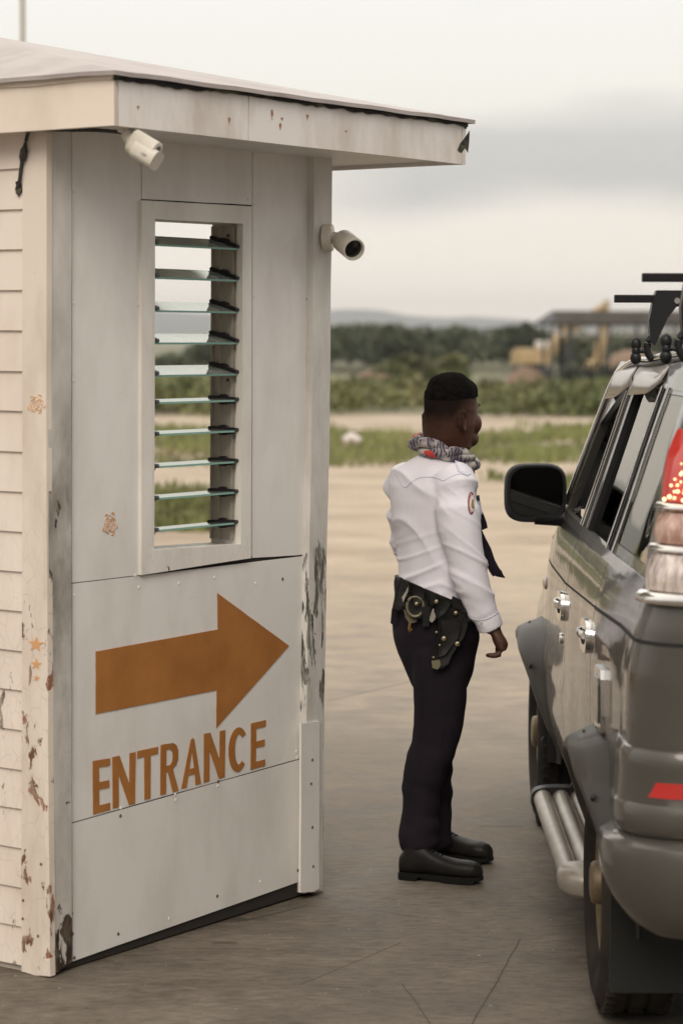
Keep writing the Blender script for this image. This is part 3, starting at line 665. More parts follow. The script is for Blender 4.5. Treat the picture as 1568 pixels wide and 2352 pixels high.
# roof
A0=at(262,288,6.5); ZF=A0.z
ua=(A0-Cn).dot(U); va=(A0-Cn).dot(V); B0u=ua+1.74; vz=DP+.32
zt_=ZF+.128; fas_m=paint_wood('fascia_paint',(.78,.74,.71),dirt=(.35,.27,.19),dirt_amt=.55,rough=.5); fas_c=paint_wood('fascia_cream_paint',(.84,.74,.64),dirt=(.5,.4,.3),dirt_amt=.3,rough=.5)
roof_m=paint_wood('roof_sheet',(.40,.355,.34),dirt=(.24,.20,.19),dirt_amt=.8,rough=.45,grime_stretch=(2,2,6)); edge_m=var(newmat('mouldy_edge',(.05,.045,.035),.9),(.015,.013,.014),(.17,.17,.09),9,7,.5,.72,bump=.6,bscale=30,stretch=(1,1,3))
mu,mv=(ua+B0u)/2,(va+vz)/2; rise=.30
bm=BM(); ov=.022; e=[(ua-ov,va-ov),(B0u+ov,va-ov),(B0u+ov,vz+ov),(ua-ov,vz+ov)]
top=bm.verts.new(uv(mu,mv,zt_+.014+rise)); nseg=24
def edge_pts(a,c): return [(a[0]+(c[0]-a[0])*k/nseg,a[1]+(c[1]-a[1])*k/nseg) for k in range(nseg)]
ring=[];ringb=[]
for i in range(4):
    for (u_,v_) in edge_pts(e[i],e[(i+1)%4]):
        j=.004*noise.noise((u_*6,v_*6,2)); ring.append(bm.verts.new(uv(u_,v_,zt_+.016+j))); ringb.append(bm.verts.new(uv(u_,v_,zt_+.004+j)))
n=len(ring); tb=bm.verts.new(uv(mu,mv,zt_+rise))
for k in range(n):
    bm.faces.new((ring[k],ring[(k+1)%n],top)); bm.faces.new((ringb[(k+1)%n],ringb[k],tb)); bm.faces.new((ringb[k],ringb[(k+1)%n],ring[(k+1)%n],ring[k]))
roof=obj('roof',bm,roof_m,booth)
# mouldy drip batten under the roof sheet
def strip(name,p0,p1,nrm,th,z0,z1,m,par,k=30,rag=0,lab=None):
    bm=BM(); f=[];b_=[]
    for i in range(k+1):
        t=i/k; P=p0+(p1-p0)*t; zz=z0-abs(noise.noise((P.x*14,P.y*14,0)))*rag-abs(noise.noise((P.x*3.1,P.y*3.1,7)))*rag*1.6
        f.append(P+ZU*(zz-P.z)+nrm*th)
    for i in range(k,-1,-1):
        P=p0+(p1-p0)*i/k; f.append(P+ZU*(z1-P.z)+nrm*th)
    poly_prism(bm,f,[q-nrm*(th+.012) for q in f]); return obj(name,bm,m,par,label=lab)
a_,b_,c_,d_=[uv(u_,v_,0) for u_,v_ in ((ua,va),(B0u,va),(B0u,vz),(ua,vz))]
strip('roof_edge',a_,b_,NF,.009,zt_-.001,zt_+.006,edge_m,roof,110,.010)
strip('roof_edge',d_,a_,-U,.006,zt_-.004,zt_+.006,fas_c,roof,30,.003)
strip('roof_edge',b_,c_,U,.006,zt_-.006,zt_+.006,edge_m,roof,30,.01)
def fascia(p0,p1,nrm,m,j0=0,lab=None,k=24):
    bm=BM(); f=[]
    for i in range(k+1):
        P=p0+(p1-p0)*i/k; f.append(P+ZU*(ZF+.0015*noise.noise((P.x*2,P.y*2,0))))
    for i in range(k,-1,-1): P=p0+(p1-p0)*i/k; f.append(P+ZU*(zt_-.002))
    poly_prism(bm,f,[q-nrm*.02 for q in f]); return obj('fascia',bm,m,roof,label=lab)
L1=(b_-a_)
fascia(a_+L1*.0015,a_+L1*.336,NF,fas_m); fascia(a_+L1*.3385,b_-L1*.0135,NF,fas_m); fascia(d_,a_-(a_-d_)*.0,-U,fas_c,lab='cream fascia on the siding side'); fascia(b_,c_,U,fas_m); fascia(c_,d_,V,fas_m)
# soffit
bm=BM(); s0=.021
poly_prism(bm,[uv(ua+s0,va+s0,ZF+.012),uv(B0u-s0,va+s0,ZF+.012),uv(B0u-s0,vz-s0,ZF+.012),uv(ua+s0,vz-s0,ZF+.012)],[uv(ua+s0,va+s0,ZF+.022),uv(B0u-s0,va+s0,ZF+.022),uv(B0u-s0,vz-s0,ZF+.022),uv(ua+s0,vz-s0,ZF+.022)]); obj('soffit',bm,pan_m,roof)
# rust runs under fascia nails + broken corner
rr_=newmat('rust_stain',(.34,.17,.08),.8)
def fp(px,py,off=0):
    d=ray(px,py); P0=a_+NF*off; return O+d*((P0-O).dot(NF)/d.dot(NF))
for px,py,h in ((625,252,24),(706,263,14),(644,283,16),(527,270,16),(318,243,10),(341,312,8),(648,210+60,8),(795,300,5)):
    bm=BM(); n=7; f=[]
    for k in range(n+1): f.append((px-2.2*math.sin(math.pi*min(k/n+.25,1))-random.uniform(0,1.0),py+h*k/n))
    for k in range(n,-1,-1): f.append((px+2.2*math.sin(math.pi*min(k/n+.25,1))+random.uniform(0,1.0),py+h*k/n))
    F1=[fp(x,y,.0008) for x,y in f]; poly_prism(bm,F1,[q-NF*.0006 for q in F1]); obj('rust_run',bm,rr_,roof)
bm=BM(); f=[(1078,300),(1066,318),(1056,330),(1050,345),(1058,352),(1068,340),(1074,352),(1077,326)]; F1=[fp(x,y,.001) for x,y in f]; poly_prism(bm,F1,[q-NF*.0008 for q in F1]); obj('broken_corner',bm,edge_m,roof)
# ------------------------------------------------------------------ cable
blk=newmat('black_rubber',(.03,.028,.025),.6)
pts=[lp(43,436,.012),lp(46,415,.022),lp(50,380,.024),lp(55,350,.024),lp(60,325,.026),lp(66,303,.035),lp(74,299,.04),lp(90,297,.045)]
pts+=[at(150,298,6.78),at(220,299,6.72),at(292,305,6.64)]
P_=spline([tuple(p) for p in pts],5); bm=BM(); rads=[.0055]*len(P_)
tube(bm,P_,rads,8); t=thing('cable',pts[0],'black cable from a hole in the siding up under the fascia','cable'); obj('cord',bm,blk,t,smooth=60)
bm=BM(); tube(bm,[lp(51,372,.026),lp(53,362,.027),lp(56,345,.027),lp(57,337,.027)],[.006,.011,.011,.006],10); obj('connector',bm,blk,t,smooth=60)
bm=BM(); f=dense([(36,418),(46,415),(50,436),(44,452),(37,444)],3,1.5); F1=[lp(x,y,.019) for x,y in f]; poly_prism(bm,F1,[q+U*.003 for q in F1]); obj('entry_hole',bm,edge_m,t)
# ------------------------------------------------------------------ cctv cameras
camw=var(newmat('camera_white',(.66,.62,.54),.4),(.62,.58,.50),(.70,.66,.58),20); lensm=newmat('lens_dark',(.01,.01,.01),.1)
def text_mesh(txt,size,M,mat,parent,name='lettering'):
    cu=bpy.data.curves.new('t','FONT'); cu.body=txt; cu.size=size; cu.align_x='CENTER'; cu.align_y='CENTER'; cu.extrude=.0004
    to=bpy.data.objects.new('t',cu); C.objects.link(to); bpy.context.view_layer.update()
    me=bpy.data.meshes.new_from_object(to.evaluated_get(bpy.context.evaluated_depsgraph_get())); bpy.data.objects.remove(to)
    me.name=name; me.transform(Matrix.Translation(-rootof(parent).location)@M); 
    return link_mesh(name,me,parent,mat)
# camera on the post: disc mount, stem, hooded cylinder
mc=wp(757,546,.036); t=thing('security_camera',mc,'white security camera on the corner post pointing right over the lane','security camera','security cameras on the booth')
bm=BM(); axm=(NF*.9+U*.42).normalized()
lathe(bm,[(-.02,.045),(.004,.045),(.009,.043),(.011,.020),(.022,.018),(.03,.016)],mc,axm,28); mt=obj('mount',bm,camw,t,smooth=40)
for k in range(3):
    a1,a2=basis(axm); an=k*2.09+.7; bm=BM(); lathe(bm,[(0,.004),(.0015,.0035)],mc+axm*.009+(a1*math.cos(an)+a2*math.sin(an))*.035,axm,8); obj('mount_screw',bm,lensm,mt)
jt=at(778,548,mc.y-.01); bm=BM(); tube(bm,[mc+axm*.02,jt],.0125,12); 
hb=at(788,553,mc.y-.02); he=at(821,580,mc.y-.13); dr=(he-hb).normalized(); sphere(bm,jt,.018,.018,.018); tube(bm,[jt,hb],.012,12); obj('bracket',bm,camw,t,smooth=50)
bm=BM(); lathe(bm,[(-.004,.018),(0,.034),(.006,.037),(.098,.037),(.1,.0355),(.1,.031),(.085,.030)],hb-dr*.004,dr,28); hs=obj('housing',bm,camw,t,smooth=40)
bm=BM(); lathe(bm,[(.07,.0295),(.086,.0295),(.088,.012),(.090,.001)],hb-dr*.004,dr,24); obj('lens',bm,lensm,t,smooth=40)
# camera under the eave
t2p=at(290,296,6.62); t=thing('security_camera',t2p,'white security camera hanging under the roof corner pointing down','security camera','security cameras on the booth')
bm=BM(); lathe(bm,[(-.03,.024),(.008,.024),(.012,.012)],t2p,(0,0,-1),20); tube(bm,[t2p,at(293,310,6.62),at(300,322,6.6)],.010,10); tube(bm,[at(290,308,6.6),at(303,325,6.59)],[.017,.017],12); obj('mount',bm,camw,t,smooth=50)
h0=at(304,323,6.60); h1=at(352,352,6.58); dr=(h1-h0).normalized(); side_=Vector((dr.z,0,-dr.x)).normalized(); up_=dr.cross(side_).normalized()
if up_.z<0: up_=-up_
bm=BM(); a1=dr.cross(Vector((0,1,0))).normalized(); a2=dr.cross(a1).normalized()
loft(bm,[(h0,a1*.031,a2*.028),(h0+dr*.004,a1*.035,a2*.031),(h0+dr*.076,a1*.035,a2*.031),(h0+dr*.078,a1*.031,a2*.028)],24,ex=.72); hs=obj('housing',bm,camw,t,smooth=40)
bm=BM(); ctr=h0+dr*.05-a1*.012
loft(bm,[(h0+dr*.022-a1*.013,a1*.026,a2*.034),(h0+dr*.092-a1*.013,a1*.026,a2*.034)],24,ex=.6); vz_=obj('sun_shield',bm,camw,t,smooth=40)
bm=BM(); lathe(bm,[(.0782,.018),(.079,.017)],h0+a1*.008,dr,20); obj('lens',bm,lensm,t)
vd=(O-ctr).normalized(); tx_=dr-(dr.dot(vd))*vd; tx_.normalize(); ty_=vd.cross(tx_)
M_=Matrix((tx_,ty_,vd)).transposed().to_4x4(); M_.translation=h0+dr*.062-a1*.016+vd*.0352
text_mesh('HIKVISION',.0085,M_,newmat('grey_print',(.15,.13,.12),.6),hs)
# ================================================================== CAR (local frame: x right, y forward, origin on the ground under the rear axle)
car=thing('parked_car',(1.46,6.45,0),'grey metallic people carrier with roof rack, stopped beside the guard','car',rz=-.015)
def carpaint():
    m=newmat('car_paint',(.078,.072,.062),.36,.25); b=m.node_tree.nodes['Principled BSDF']; nt=m.node_tree
    b.inputs['Coat Weight'].default_value=.8; b.inputs['Coat Roughness'].default_value=.045; b.inputs['Coat IOR'].default_value=1.42; b.inputs['Specular IOR Level'].default_value=.3
    tc=nn(nt,'ShaderNodeTexCoord'); n=nn(nt,'ShaderNodeTexNoise',in_Scale=4,in_Detail=6); L(nt,tc.outputs['Object'],n.inputs[0])
    L(nt,ramp(nt,n.outputs[0],[(.35,.25),(.7,.42)]),b.inputs['Roughness'])
    n2=nn(nt,'ShaderNodeTexNoise',in_Scale=3,in_Detail=2); L(nt,tc.outputs['Object'],n2.inputs[0])
    bp=nn(nt,'ShaderNodeBump',in_Strength=.12,in_Distance=.01); L(nt,n2.outputs[0],bp.inputs['Height']); L(nt,bp.outputs[0],b.inputs['Coat Normal'])
    return m
cpm=carpaint(); flarem=newmat('flare_plastic',(.040,.036,.030),.5,0,Specular_IOR_Level=.35,Coat_Weight=.1); gapm=newmat('shut_line',(.008,.008,.007),.8)
chrome=newmat('chrome',(.75,.73,.70),.10,1.0); blackp=newmat('black_plastic',(.010,.010,.011),.42,Specular_IOR_Level=.35); blackgl=newmat('black_trim',(.008,.007,.009),.4,Specular_IOR_Level=.3)
seatm=newmat('seat_cloth',(.06,.055,.05),.9); tyrem=var(newmat('tyre_rubber',(.03,.027,.024),.85,Specular_IOR_Level=.2),(.012,.010,.009),(.034,.027,.020),6,bump=.3,bscale=60)
rimm=var(newmat('alloy_rim',(.18,.13,.075),.45,.5),(.13,.095,.055),(.22,.165,.10),14)
steelt=var(newmat('step_silver',(.34,.31,.27),.33,.45),(.30,.27,.23),(.40,.36,.32),7,bump=.3,bscale=120,bdist=.0015)
glassm=newmat('car_glass',(.02,.02,.02),.03); nt=glassm.node_tree; nt.nodes.clear(); out=nn(nt,'ShaderNodeOutputMaterial')
g1=nn(nt,'ShaderNodeBsdfGlossy',in_Roughness=.015); g1.inputs['Color'].default_value=(.95,.93,.88,1); t1=nn(nt,'ShaderNodeBsdfTransparent'); t1.inputs['Color'].default_value=(.10,.10,.09,1)
lw=nn(nt,'ShaderNodeFresnel',in_IOR=1.9); mm=nn(nt,'ShaderNodeMixShader'); L(nt,lw.outputs[0],mm.inputs[0]); L(nt,t1.outputs[0],mm.inputs[1]); L(nt,g1.outputs[0],mm.inputs[2]); L(nt,mm.outputs[0],out.inputs[0])
WZ=[.34,.40,.52,.60,.66,.685,.73,.90,1.00,1.035,1.12,1.18,1.226,1.40,1.64,1.74,1.78]; WW=[.70,.735,.758,.764,.770,.771,.762,.764,.762,.757,.742,.722,.700,.643,.565,.528,.505]
RZ=[.34,.8,1.1,1.25,1.5,1.75,1.8]; RYv=[-.72,-.72,-.715,-.70,-.65,-.58,-.56]
RC=.14
def Wd(z,y):
    w_=float(np.interp(z,WZ,WW))
    if y>1.9: w_-=(.035+.07*min(1,max(0,(z-.75)/.25)))*((y-1.9)/1.2)**1.6
    if y<.2: w_-=.012*min(1,(.2-y)/.7)
    if y<-.1 and z>1.2: k=min(1,(-.1-y)/.35); w_+=.055*k*k*(3-2*k)*min(1,(z-1.2)/.35)
    return w_
def ryr(z): return float(np.interp(z,RZ,RYv))
def surf(t,z,off=0,sg=1):
    yr=ryr(z); w_=Wd(z,t)
    if t>=yr+RC: p=(-w_,t); nx,ny=-1,0
    else:
        s=yr+RC-t; q=RC*math.pi/2
        if s<q: an=s/RC; p=(-(w_-RC)-RC*math.cos(an), yr+RC-RC*math.sin(an)); nx,ny=-math.cos(an),-math.sin(an)
        else: p=(-(w_-RC)+(s-q), yr); nx,ny=0,-1
    return Vector(((p[0]+nx*off)*sg,p[1]+ny*off,z))
def cpanel(name,trf,tff,zbf,ztf,mat,nu=16,nv=14,off=0,th=.012,parent=None,label=None,both=True,smooth=32,tcorr=True):
    f=lambda q:(q if callable(q) else (lambda _:q))
    tr,tf,zb,zt=f(trf),f(tff),f(zbf),f(ztf)
    res=[]
    for sg in ((1,-1) if both else (1,)):
        bm=BM(); G=[];H=[]
        for i in range(nu+1):
            u=i/nu; ta=tr(.9)+(tf(.9)-tr(.9))*u; z0,z1=zb(ta),zt(ta); col=[];colb=[]
            for j in range(nv+1):
                z=z0+(z1-z0)*j/nv; t=tr(z)+(tf(z)-tr(z))*u
                col.append(bm.verts.new(surf(t,z,off,sg))); colb.append(bm.verts.new(surf(t,z,off-th,sg)))
            G.append(col);H.append(colb)
        for i in range(nu):
            for j in range(nv):
                bm.faces.new((G[i][j],G[i+1][j],G[i+1][j+1],G[i][j+1])); bm.faces.new((H[i][j],H[i][j+1],H[i+1][j+1],H[i+1][j]))
        for i in range(nu):
            bm.faces.new((G[i][0],H[i][0],H[i+1][0],G[i+1][0])); bm.faces.new((G[i][nv],G[i+1][nv],H[i+1][nv],H[i][nv]))
        for j in range(nv):
            bm.faces.new((G[0][j],G[0][j+1],H[0][j+1],H[0][j])); bm.faces.new((G[nu][j],H[nu][j],H[nu][j+1],G[nu][j+1]))
        res.append(obj(name,bm,mat,parent or car,local=True,smooth=smooth,label=label))
    return res
FA=2.52; AR=.378
def arch(tc_,base):
    def f(t):
        d=abs(t-tc_)
        return max(base, (.35+math.sqrt(AR*AR-d*d)) if d<AR else base)
    return f
SILL=.47; BELT=1.192
def z0f(t): return max(arch(0,SILL)(t),arch(FA,SILL)(t))
TB=1.24
def tb1(z): return TB+ (0.03*min(1,max(0,(.72-z)/.1))) + (.02*max(0,(z-1.03)/.2))
fd=cpanel('door',lambda z:tb1(z)+.0035,lambda z:2.16-.05*max(0,z-.9),z0f,BELT,cpm,24,24)
rd=cpanel('door',lambda z:.30,lambda z:tb1(z)-.0035,z0f,BELT,cpm,30,24)
ff=cpanel('fender',lambda z:2.168-.05*max(0,z-.9),lambda z:3.12,z0f,lambda t:1.10-.05*max(0,t-2.2),cpm,30,18)
qp=cpanel('quarter_panel',lambda z:ryr(z)+RC-.30,lambda z:.292,lambda t:z0f(t) if t>-.45 else .80,BELT,cpm,60,24)
# sills
cpanel('sill',AR+.01,FA-AR-.01,.34,SILL-.006,cpm,10,3)
# belt crease grooves: thin dark shut line and chrome window moulding
CZ=lambda t:1.032+.055*min(1,max(0,(1.3-t)/1.6))
cpanel('waist_groove',lambda z:ryr(z)+RC-.85,lambda z:.29,lambda t:CZ(t)-.005,lambda t:CZ(t)+.004,gapm,40,1,.0025,.006)
cpanel('waist_crease',lambda z:.31,lambda z:2.15,lambda t:CZ(t)-.003,lambda t:CZ(t)+.003,gapm,30,1,.0012,.004)
# greenhouse frames
ZT=1.675
def afr(z): return 2.02-(z-1.2)*.50
def GZ(t): return 1.752+.036*min(1,max(0,(1.0-t)/1.0))-.06*max(0,(t-1.2)/.6)**2
cpanel('window_sill_moulding',lambda z:-.50,lambda z:1.98,BELT+.003,BELT+.030,cpm,40,3,.006,.02)
cpanel('roof_side',lambda z:ryr(z)+RC-.2,lambda z:1.80-(z-1.64)*.9,ZT+.004,lambda t:GZ(t),cpm,60,8,.004,.02)
def pil(t0,t1,m=blackgl,off=0,dt=0.0): return cpanel('pillar',lambda z:t0-(z-1.22)*dt,lambda z:t1-(z-1.22)*dt,BELT+.031,ZT+.003,m,3,8,off,.02)
cpanel('pillar',lambda z:afr(z)-.045,lambda z:afr(z)+.06,BELT+.031,ZT+.003,cpm,4,10,.003,.03)
pil(1.235,1.30,cpm,.003,.0); pil(1.185,1.232,blackgl,0); pil(1.10,1.182,cpm,.003); pil(1.075,1.098,blackgl,.006)
pil(.40,.43,blackgl,.004,.0); pil(.355,.398,chrome,.0,.0); pil(.27,.352,cpm,.003)
def wth(z): return 0
# chrome edge strips
for t_ in (1.302,1.232,.43,.268):
    for sg in (1,-1):
        bm=BM(); tube(bm,[surf(t_,z,.008,sg) for z in np.linspace(BELT+.03,ZT+.01,9)],.0038,6); obj('chrome_strip',bm,chrome,car,local=True,smooth=60)
# glass
cpanel('window',.432,1.073,BELT+.02,ZT+.01,glassm,8,8,-.010,.004,label='rear door window')
cpanel('window',lambda z:-.40,.268,BELT+.06,ZT-.01,glassm,14,8,.0015,.004,label='rear quarter window')
cpanel('quarter_frame',lambda z:ryr(z)+RC-.25,-.402,BELT+.031,ZT+.003,cpm,20,8,.002,.02)
for z0_,z1_ in ((BELT+.031,BELT+.058),(ZT-.008,ZT+.003)): cpanel('quarter_frame',-.40,.268,z0_,z1_,cpm,10,2,.002,.02)
# front door window is open: only a low glass edge
cpanel('window',1.31,1.93,BELT+.0,BELT+.035,glassm,6,2,-.012,.004,label='lowered front door window')
# rain visors
vism=newmat('rain_visor',(.32,.28,.26),.3,0,Coat_Weight=.5)
def visor(ta,tb_,zlo0,zlo1):
    for sg in (1,-1):
        bm=BM(); n=14; A=[];B=[]
        for i in range(n+1):
            t_=ta+(tb_-ta)*i/n; e_=min(1,min(i,n-i)/2.5); zl=zlo0+(zlo1-zlo0)*i/n+.035*(1-e_)
            A.append([surf(t_,1.742,.006,sg),surf(t_,1.70,.016,sg)+Vector((-sg*.006,0,0))*e_,surf(t_,zl,.022*e_+.006,sg)])
        V_=[[bm.verts.new(p) for p in a] for a in A]
        for a,c in zip(V_,V_[1:]):
            for k in (0,1): bm.faces.new((a[k],c[k],c[k+1],a[k+1]))
        o=obj('rain_visor',bm,vism,car,local=True,smooth=50); m=o.modifiers.new('s','SOLIDIFY'); m.thickness=.003
visor(.46,1.20,1.665,1.64); visor(1.25,1.84,1.64,1.61)
# roof
bm=BM(); G=[]
for i in range(31):
    y=-.56+(1.80+.56)*i/30; row=[]
    ze=GZ(y)
    for j in range(25):
        u=j/12-1; x=u*(.522-.03*max(0,(y-1.3)/.5)); 
        row.append(bm.verts.new((x,y,ze+.105*(1-abs(u)**2.6)*(1-.55*max(0,(y-.9)/.9)**2)*(1-.2*max(0,-y-.2)))))
    G.append(row)
for i in range(30):
    for j in range(24): bm.faces.new((G[i][j],G[i][j+1],G[i+1][j+1],G[i+1][j]))
obj('roof',bm,cpm,car,local=True,smooth=40)
for sg in (1,-1):
    bm=BM(); pts=[surf(t_,GZ(t_)+.003,.012,sg) for t_ in np.linspace(-.55,1.78,20)]+[surf(afr(z)+.03,z,.012,sg) for z in np.linspace(1.66,1.24,10)]
    tube(bm,spline([tuple(p) for p in pts],2),.0085,8); obj('gutter_moulding',bm,chrome,car,local=True,smooth=60)
    bm=BM(); pts=[surf(t_,GZ(t_)-.013,.009,sg) for t_ in np.linspace(-.55,1.78,20)]
    tube(bm,pts,.007,6); obj('gutter',bm,blackp,car,local=True,smooth=60)
# windscreen, bonnet, nose, tailgate
def sheet(name,rows,mat,sm=40,th=0):
    bm=BM(); G=[[bm.verts.new(p) for p in r] for r in rows]
    for a,c in zip(G,G[1:]):
        for j in range(len(a)-1): bm.faces.new((a[j],a[j+1],c[j+1],c[j]))
    o=obj(name,bm,mat,car,local=True,smooth=sm)
    if th: m=o.modifiers.new('s','SOLIDIFY'); m.thickness=th
    return o
sheet('windscreen',[[( u*(.54+.15*(1-k)) , (1.86+.30*(1-k))+.09*(1-u*u), 1.21+ .50*k) for u in np.linspace(-1,1,15)] for k in np.linspace(0,1,7)],glassm)
sheet('bonnet',[[ (u*(.715-.10*k), 2.14+.98*k+.05*(1-u*u), 1.19-.13*k-.06*k*k-.09*u**4-.0*(1-u*u)) for u in np.linspace(-1,1,19)] for k in np.linspace(0,1,10)],cpm)
sheet('nose',[[ (u*.64,3.13+.09*(1-u*u)+.0*k, 1.0-.5*k) for u in np.linspace(-1,1,15)] for k in np.linspace(0,1,6)],cpm)
bm=BM(); box(bm,(0,3.20,.48),1.50,.22,.26,bev=.06); obj('front_bumper',bm,cpm,car,local=True,smooth=50)
bm=BM(); box(bm,(0,3.215,.82),.72,.03,.2,bev=.01)
for k in range(5): box(bm,(0,3.232,.745+.037*k),.68,.012,.012)
obj('grille',bm,chrome,car,local=True)
for sg in (1,-1): bm=BM(); sphere(bm,(sg*.54,3.14,.83),.13,.06,.10); obj('headlight',bm,chrome,car,local=True,smooth=60)
QE=.145
def tg(x,z,off=0): return (x,ryr(z)-off-.012*(1-min(1,abs(x)/.5)**2),z)
TGW=.60
sheet('tailgate',[[tg(u*TGW,z) for u in np.linspace(-1,1,15)] for z in np.linspace(.815,1.212,9)],cpm,40,.01)
sheet('rear_window',[[tg(u*.50,z,-.006) for u in np.linspace(-1,1,9)] for z in np.linspace(1.26,1.64,6)],glassm)
for a0,a1,b0,b1 in ((-.60,-.50,1.215,1.76),(.50,.60,1.215,1.76),(-.5,.5,1.215,1.262),(-.5,.5,1.64,1.76)):
    sheet('tailgate_frame',[[tg(x,z,-.001) for x in np.linspace(a0,a1,5)] for z in np.linspace(b0,b1,7)],cpm,40,.01)
# spare wheel carrier sits out of the picture: number plate and handle
bm=BM(); box(bm,(0,-.745,.93),.44,.012,.12,bev=.004); obj('plate_holder',bm,blackp,car,local=True)
# tail lights, wrapped round the corner
redm=newmat('red_lens',(.45,.015,.012),.12,0,Coat_Weight=1); clearm=var(newmat('clear_lens',(.60,.50,.45),.12,.35,Coat_Weight=1),(.42,.34,.31),(.78,.68,.62),60,2,.4,.6,stretch=(1,1,.25))
pinkm=var(newmat('amber_lens',(.5,.30,.24),.15,.2,Coat_Weight=1),(.40,.22,.17),(.62,.42,.34),70,2,.4,.6,stretch=(1,1,.25))
glow=newmat('lit_bulb',(1,.8,.5),.3); b=glow.node_tree.nodes['Principled BSDF']; b.inputs['Emission Color'].default_value=(1,.72,.32,1); b.inputs['Emission Strength'].default_value=1.8
redlit=newmat('lit_red_lens',(.42,.018,.014),.15,0,Coat_Weight=1); b=redlit.node_tree.nodes['Principled BSDF']; b.inputs['Emission Color'].default_value=(1,.06,.03,1); b.inputs['Emission Strength'].default_value=.10
LT0=lambda z:ryr(z)+RC-.30; 
def LF(z): return ryr(z)+RC-.02-.02*((z-1.2)/.38)
def lamp(name,z0_,z1_,m,off,n=3,par=None): return cpanel(name,LT0,LF,z0_,z1_,m,12,n,off,.02,label=None,parent=par,smooth=50)
for sg_i in (0,):
    base_l=lamp('taillight',1.185,1.60,blackp,.004,8)
    for sg,bl in zip((1,-1),base_l):
        def pc(name,z0_,z1_,m,off,n=3,ins=.006):
            bm=BM(); nu=12; G=[];H=[]
            for i in range(nu+1):
                u=i/nu; c1=[];c2=[]
                for j in range(n+1):
                    z=z0_+(z1_-z0_)*j/n; t_=LT0(z)+(LF(z)-ins-LT0(z))*u
                    bul=off+.008*math.sin(math.pi*j/n)
                    c1.append(bm.verts.new(surf(t_,z,bul,sg))); c2.append(bm.verts.new(surf(t_,z,.0045,sg)))
                G.append(c1);H.append(c2)
            for i in range(nu):
                for j in range(n): bm.faces.new((G[i][j],G[i+1][j],G[i+1][j+1],G[i][j+1]))
                bm.faces.new((G[i][0],H[i][0],H[i+1][0],G[i+1][0])); bm.faces.new((G[i][n],G[i+1][n],H[i+1][n],H[i][n]))
            for q in (0,nu):
                for j in range(n): bm.faces.new((G[q][j],G[q][j+1],H[q][j+1],H[q][j]))
            return obj(name,bm,m,bl,local=True,smooth=50)
        pc('brake_lens',1.425,1.60,redlit,.018,6); pc('chrome_rim',1.405,1.422,chrome,.026,3,0); pc('turn_lens',1.325,1.402,pinkm,.016,5); pc('chrome_rim',1.304,1.322,chrome,.024,3,0)
        pc('reverse_lens',1.212,1.301,clearm,.018,5); pc('chrome_rim',1.182,1.209,chrome,.026,3,-.004)
        bm=BM(); 
        for a in range(12):
            for c in range(9):
                z=1.435+.0135*a; u=.94-.062*c-.02*(a%2); t_=LT0(z)+(LF(z)-LT0(z))*u
                p=surf(t_+random.uniform(-.006,.006),z+random.uniform(-.005,.005),.030,sg); 
                if c>=1+a*.3 : rb=random.uniform(.0022,.0052); sphere(bm,p,rb,rb,rb,u=8,v=5)
        obj('bulb',bm,glow,bl,local=True)
# fuel lid, chrome garnish
for sg in (1,):
    bm=BM(); pts=[]
    for (dt,dz) in ((-.075,-.07),(.075,-.07),(.082,-.03),(.082,.055),(.065,.075),(-.065,.075),(-.082,.055),(-.082,-.03)): pts.append((-.03+dt,.855+dz*1.15))
    f=[surf(t_,z,.014,sg) for t_,z in pts]; b_=[surf(t_,z,-.002,sg) for t_,z in pts]; poly_prism(bm,f,b_); o=obj('fuel_lid',bm,chrome,car,local=True)
    bm=BM(); pts2=[(-.03+(t_+.03)*.72,.855+(z-.855)*.72) for t_,z in pts]; f=[surf(t_,z,.019,sg) for t_,z in pts2]; b_=[surf(t_,z,.0145,sg) for t_,z in pts2]; poly_prism(bm,f,b_); obj('inner_lid',bm,cpm,o,local=True)
# door handles
def handle(par,t0,z0_,sg):
    bm=BM(); f=[];b_=[]
    for a in range(20):
        an=a/20*2*math.pi; dx=.105*math.copysign(abs(math.cos(an))**.6,math.cos(an)); dz=.047*math.copysign(abs(math.sin(an))**.6,math.sin(an)); f.append(surf(t0+dx,z0_+dz,.013,sg)); b_.append(surf(t0+dx,z0_+dz,-.002,sg))
    poly_prism(bm,f,b_); h=obj('handle',bm,chrome,par,local=True,smooth=40)
    bm=BM(); f=[surf(t0+.062*math.cos(a/16*6.283)*1.1,z0_-.004+.021*math.sin(a/16*6.283),.0142,sg) for a in range(16)]; b_=[surf(t0+.062*math.cos(a/16*6.283)*1.1,z0_-.004+.021*math.sin(a/16*6.283),.0120,sg) for a in range(16)]; poly_prism(bm,f,b_); obj('recess',bm,gapm,h,local=True)
    bm=BM(); loft(bm,[(surf(t0+d,z0_+.008,.016+.010*math.sin(math.pi*(d+.07)/.14),sg),Vector((.006,0,0)),Vector((0,0,.012))) for d in np.linspace(-.07,.07,9)],10); obj('grip',bm,chrome,h,local=True,smooth=60)
    return h
for k,sg in enumerate((1,-1)):
    handle(fd[k],TB+.105,.955,sg); handle(rd[k],.42,.972,sg)
    bm=BM(); lathe(bm,[(0,.019),(.007,.017),(.008,.006)],surf(TB+.125,.845,0,sg),(-sg,0,0),18); obj('lock',bm,chrome,fd[k],local=True,smooth=40)
    bm=BM(); sphere(bm,surf(2.30,.93,.004,sg),.010,.045,.022); obj('side_repeater',bm,newmat('repeater_lens',(.55,.45,.38),.2) if k==0 else bpy.data.materials['repeater_lens'],ff[k],local=True,smooth=60)
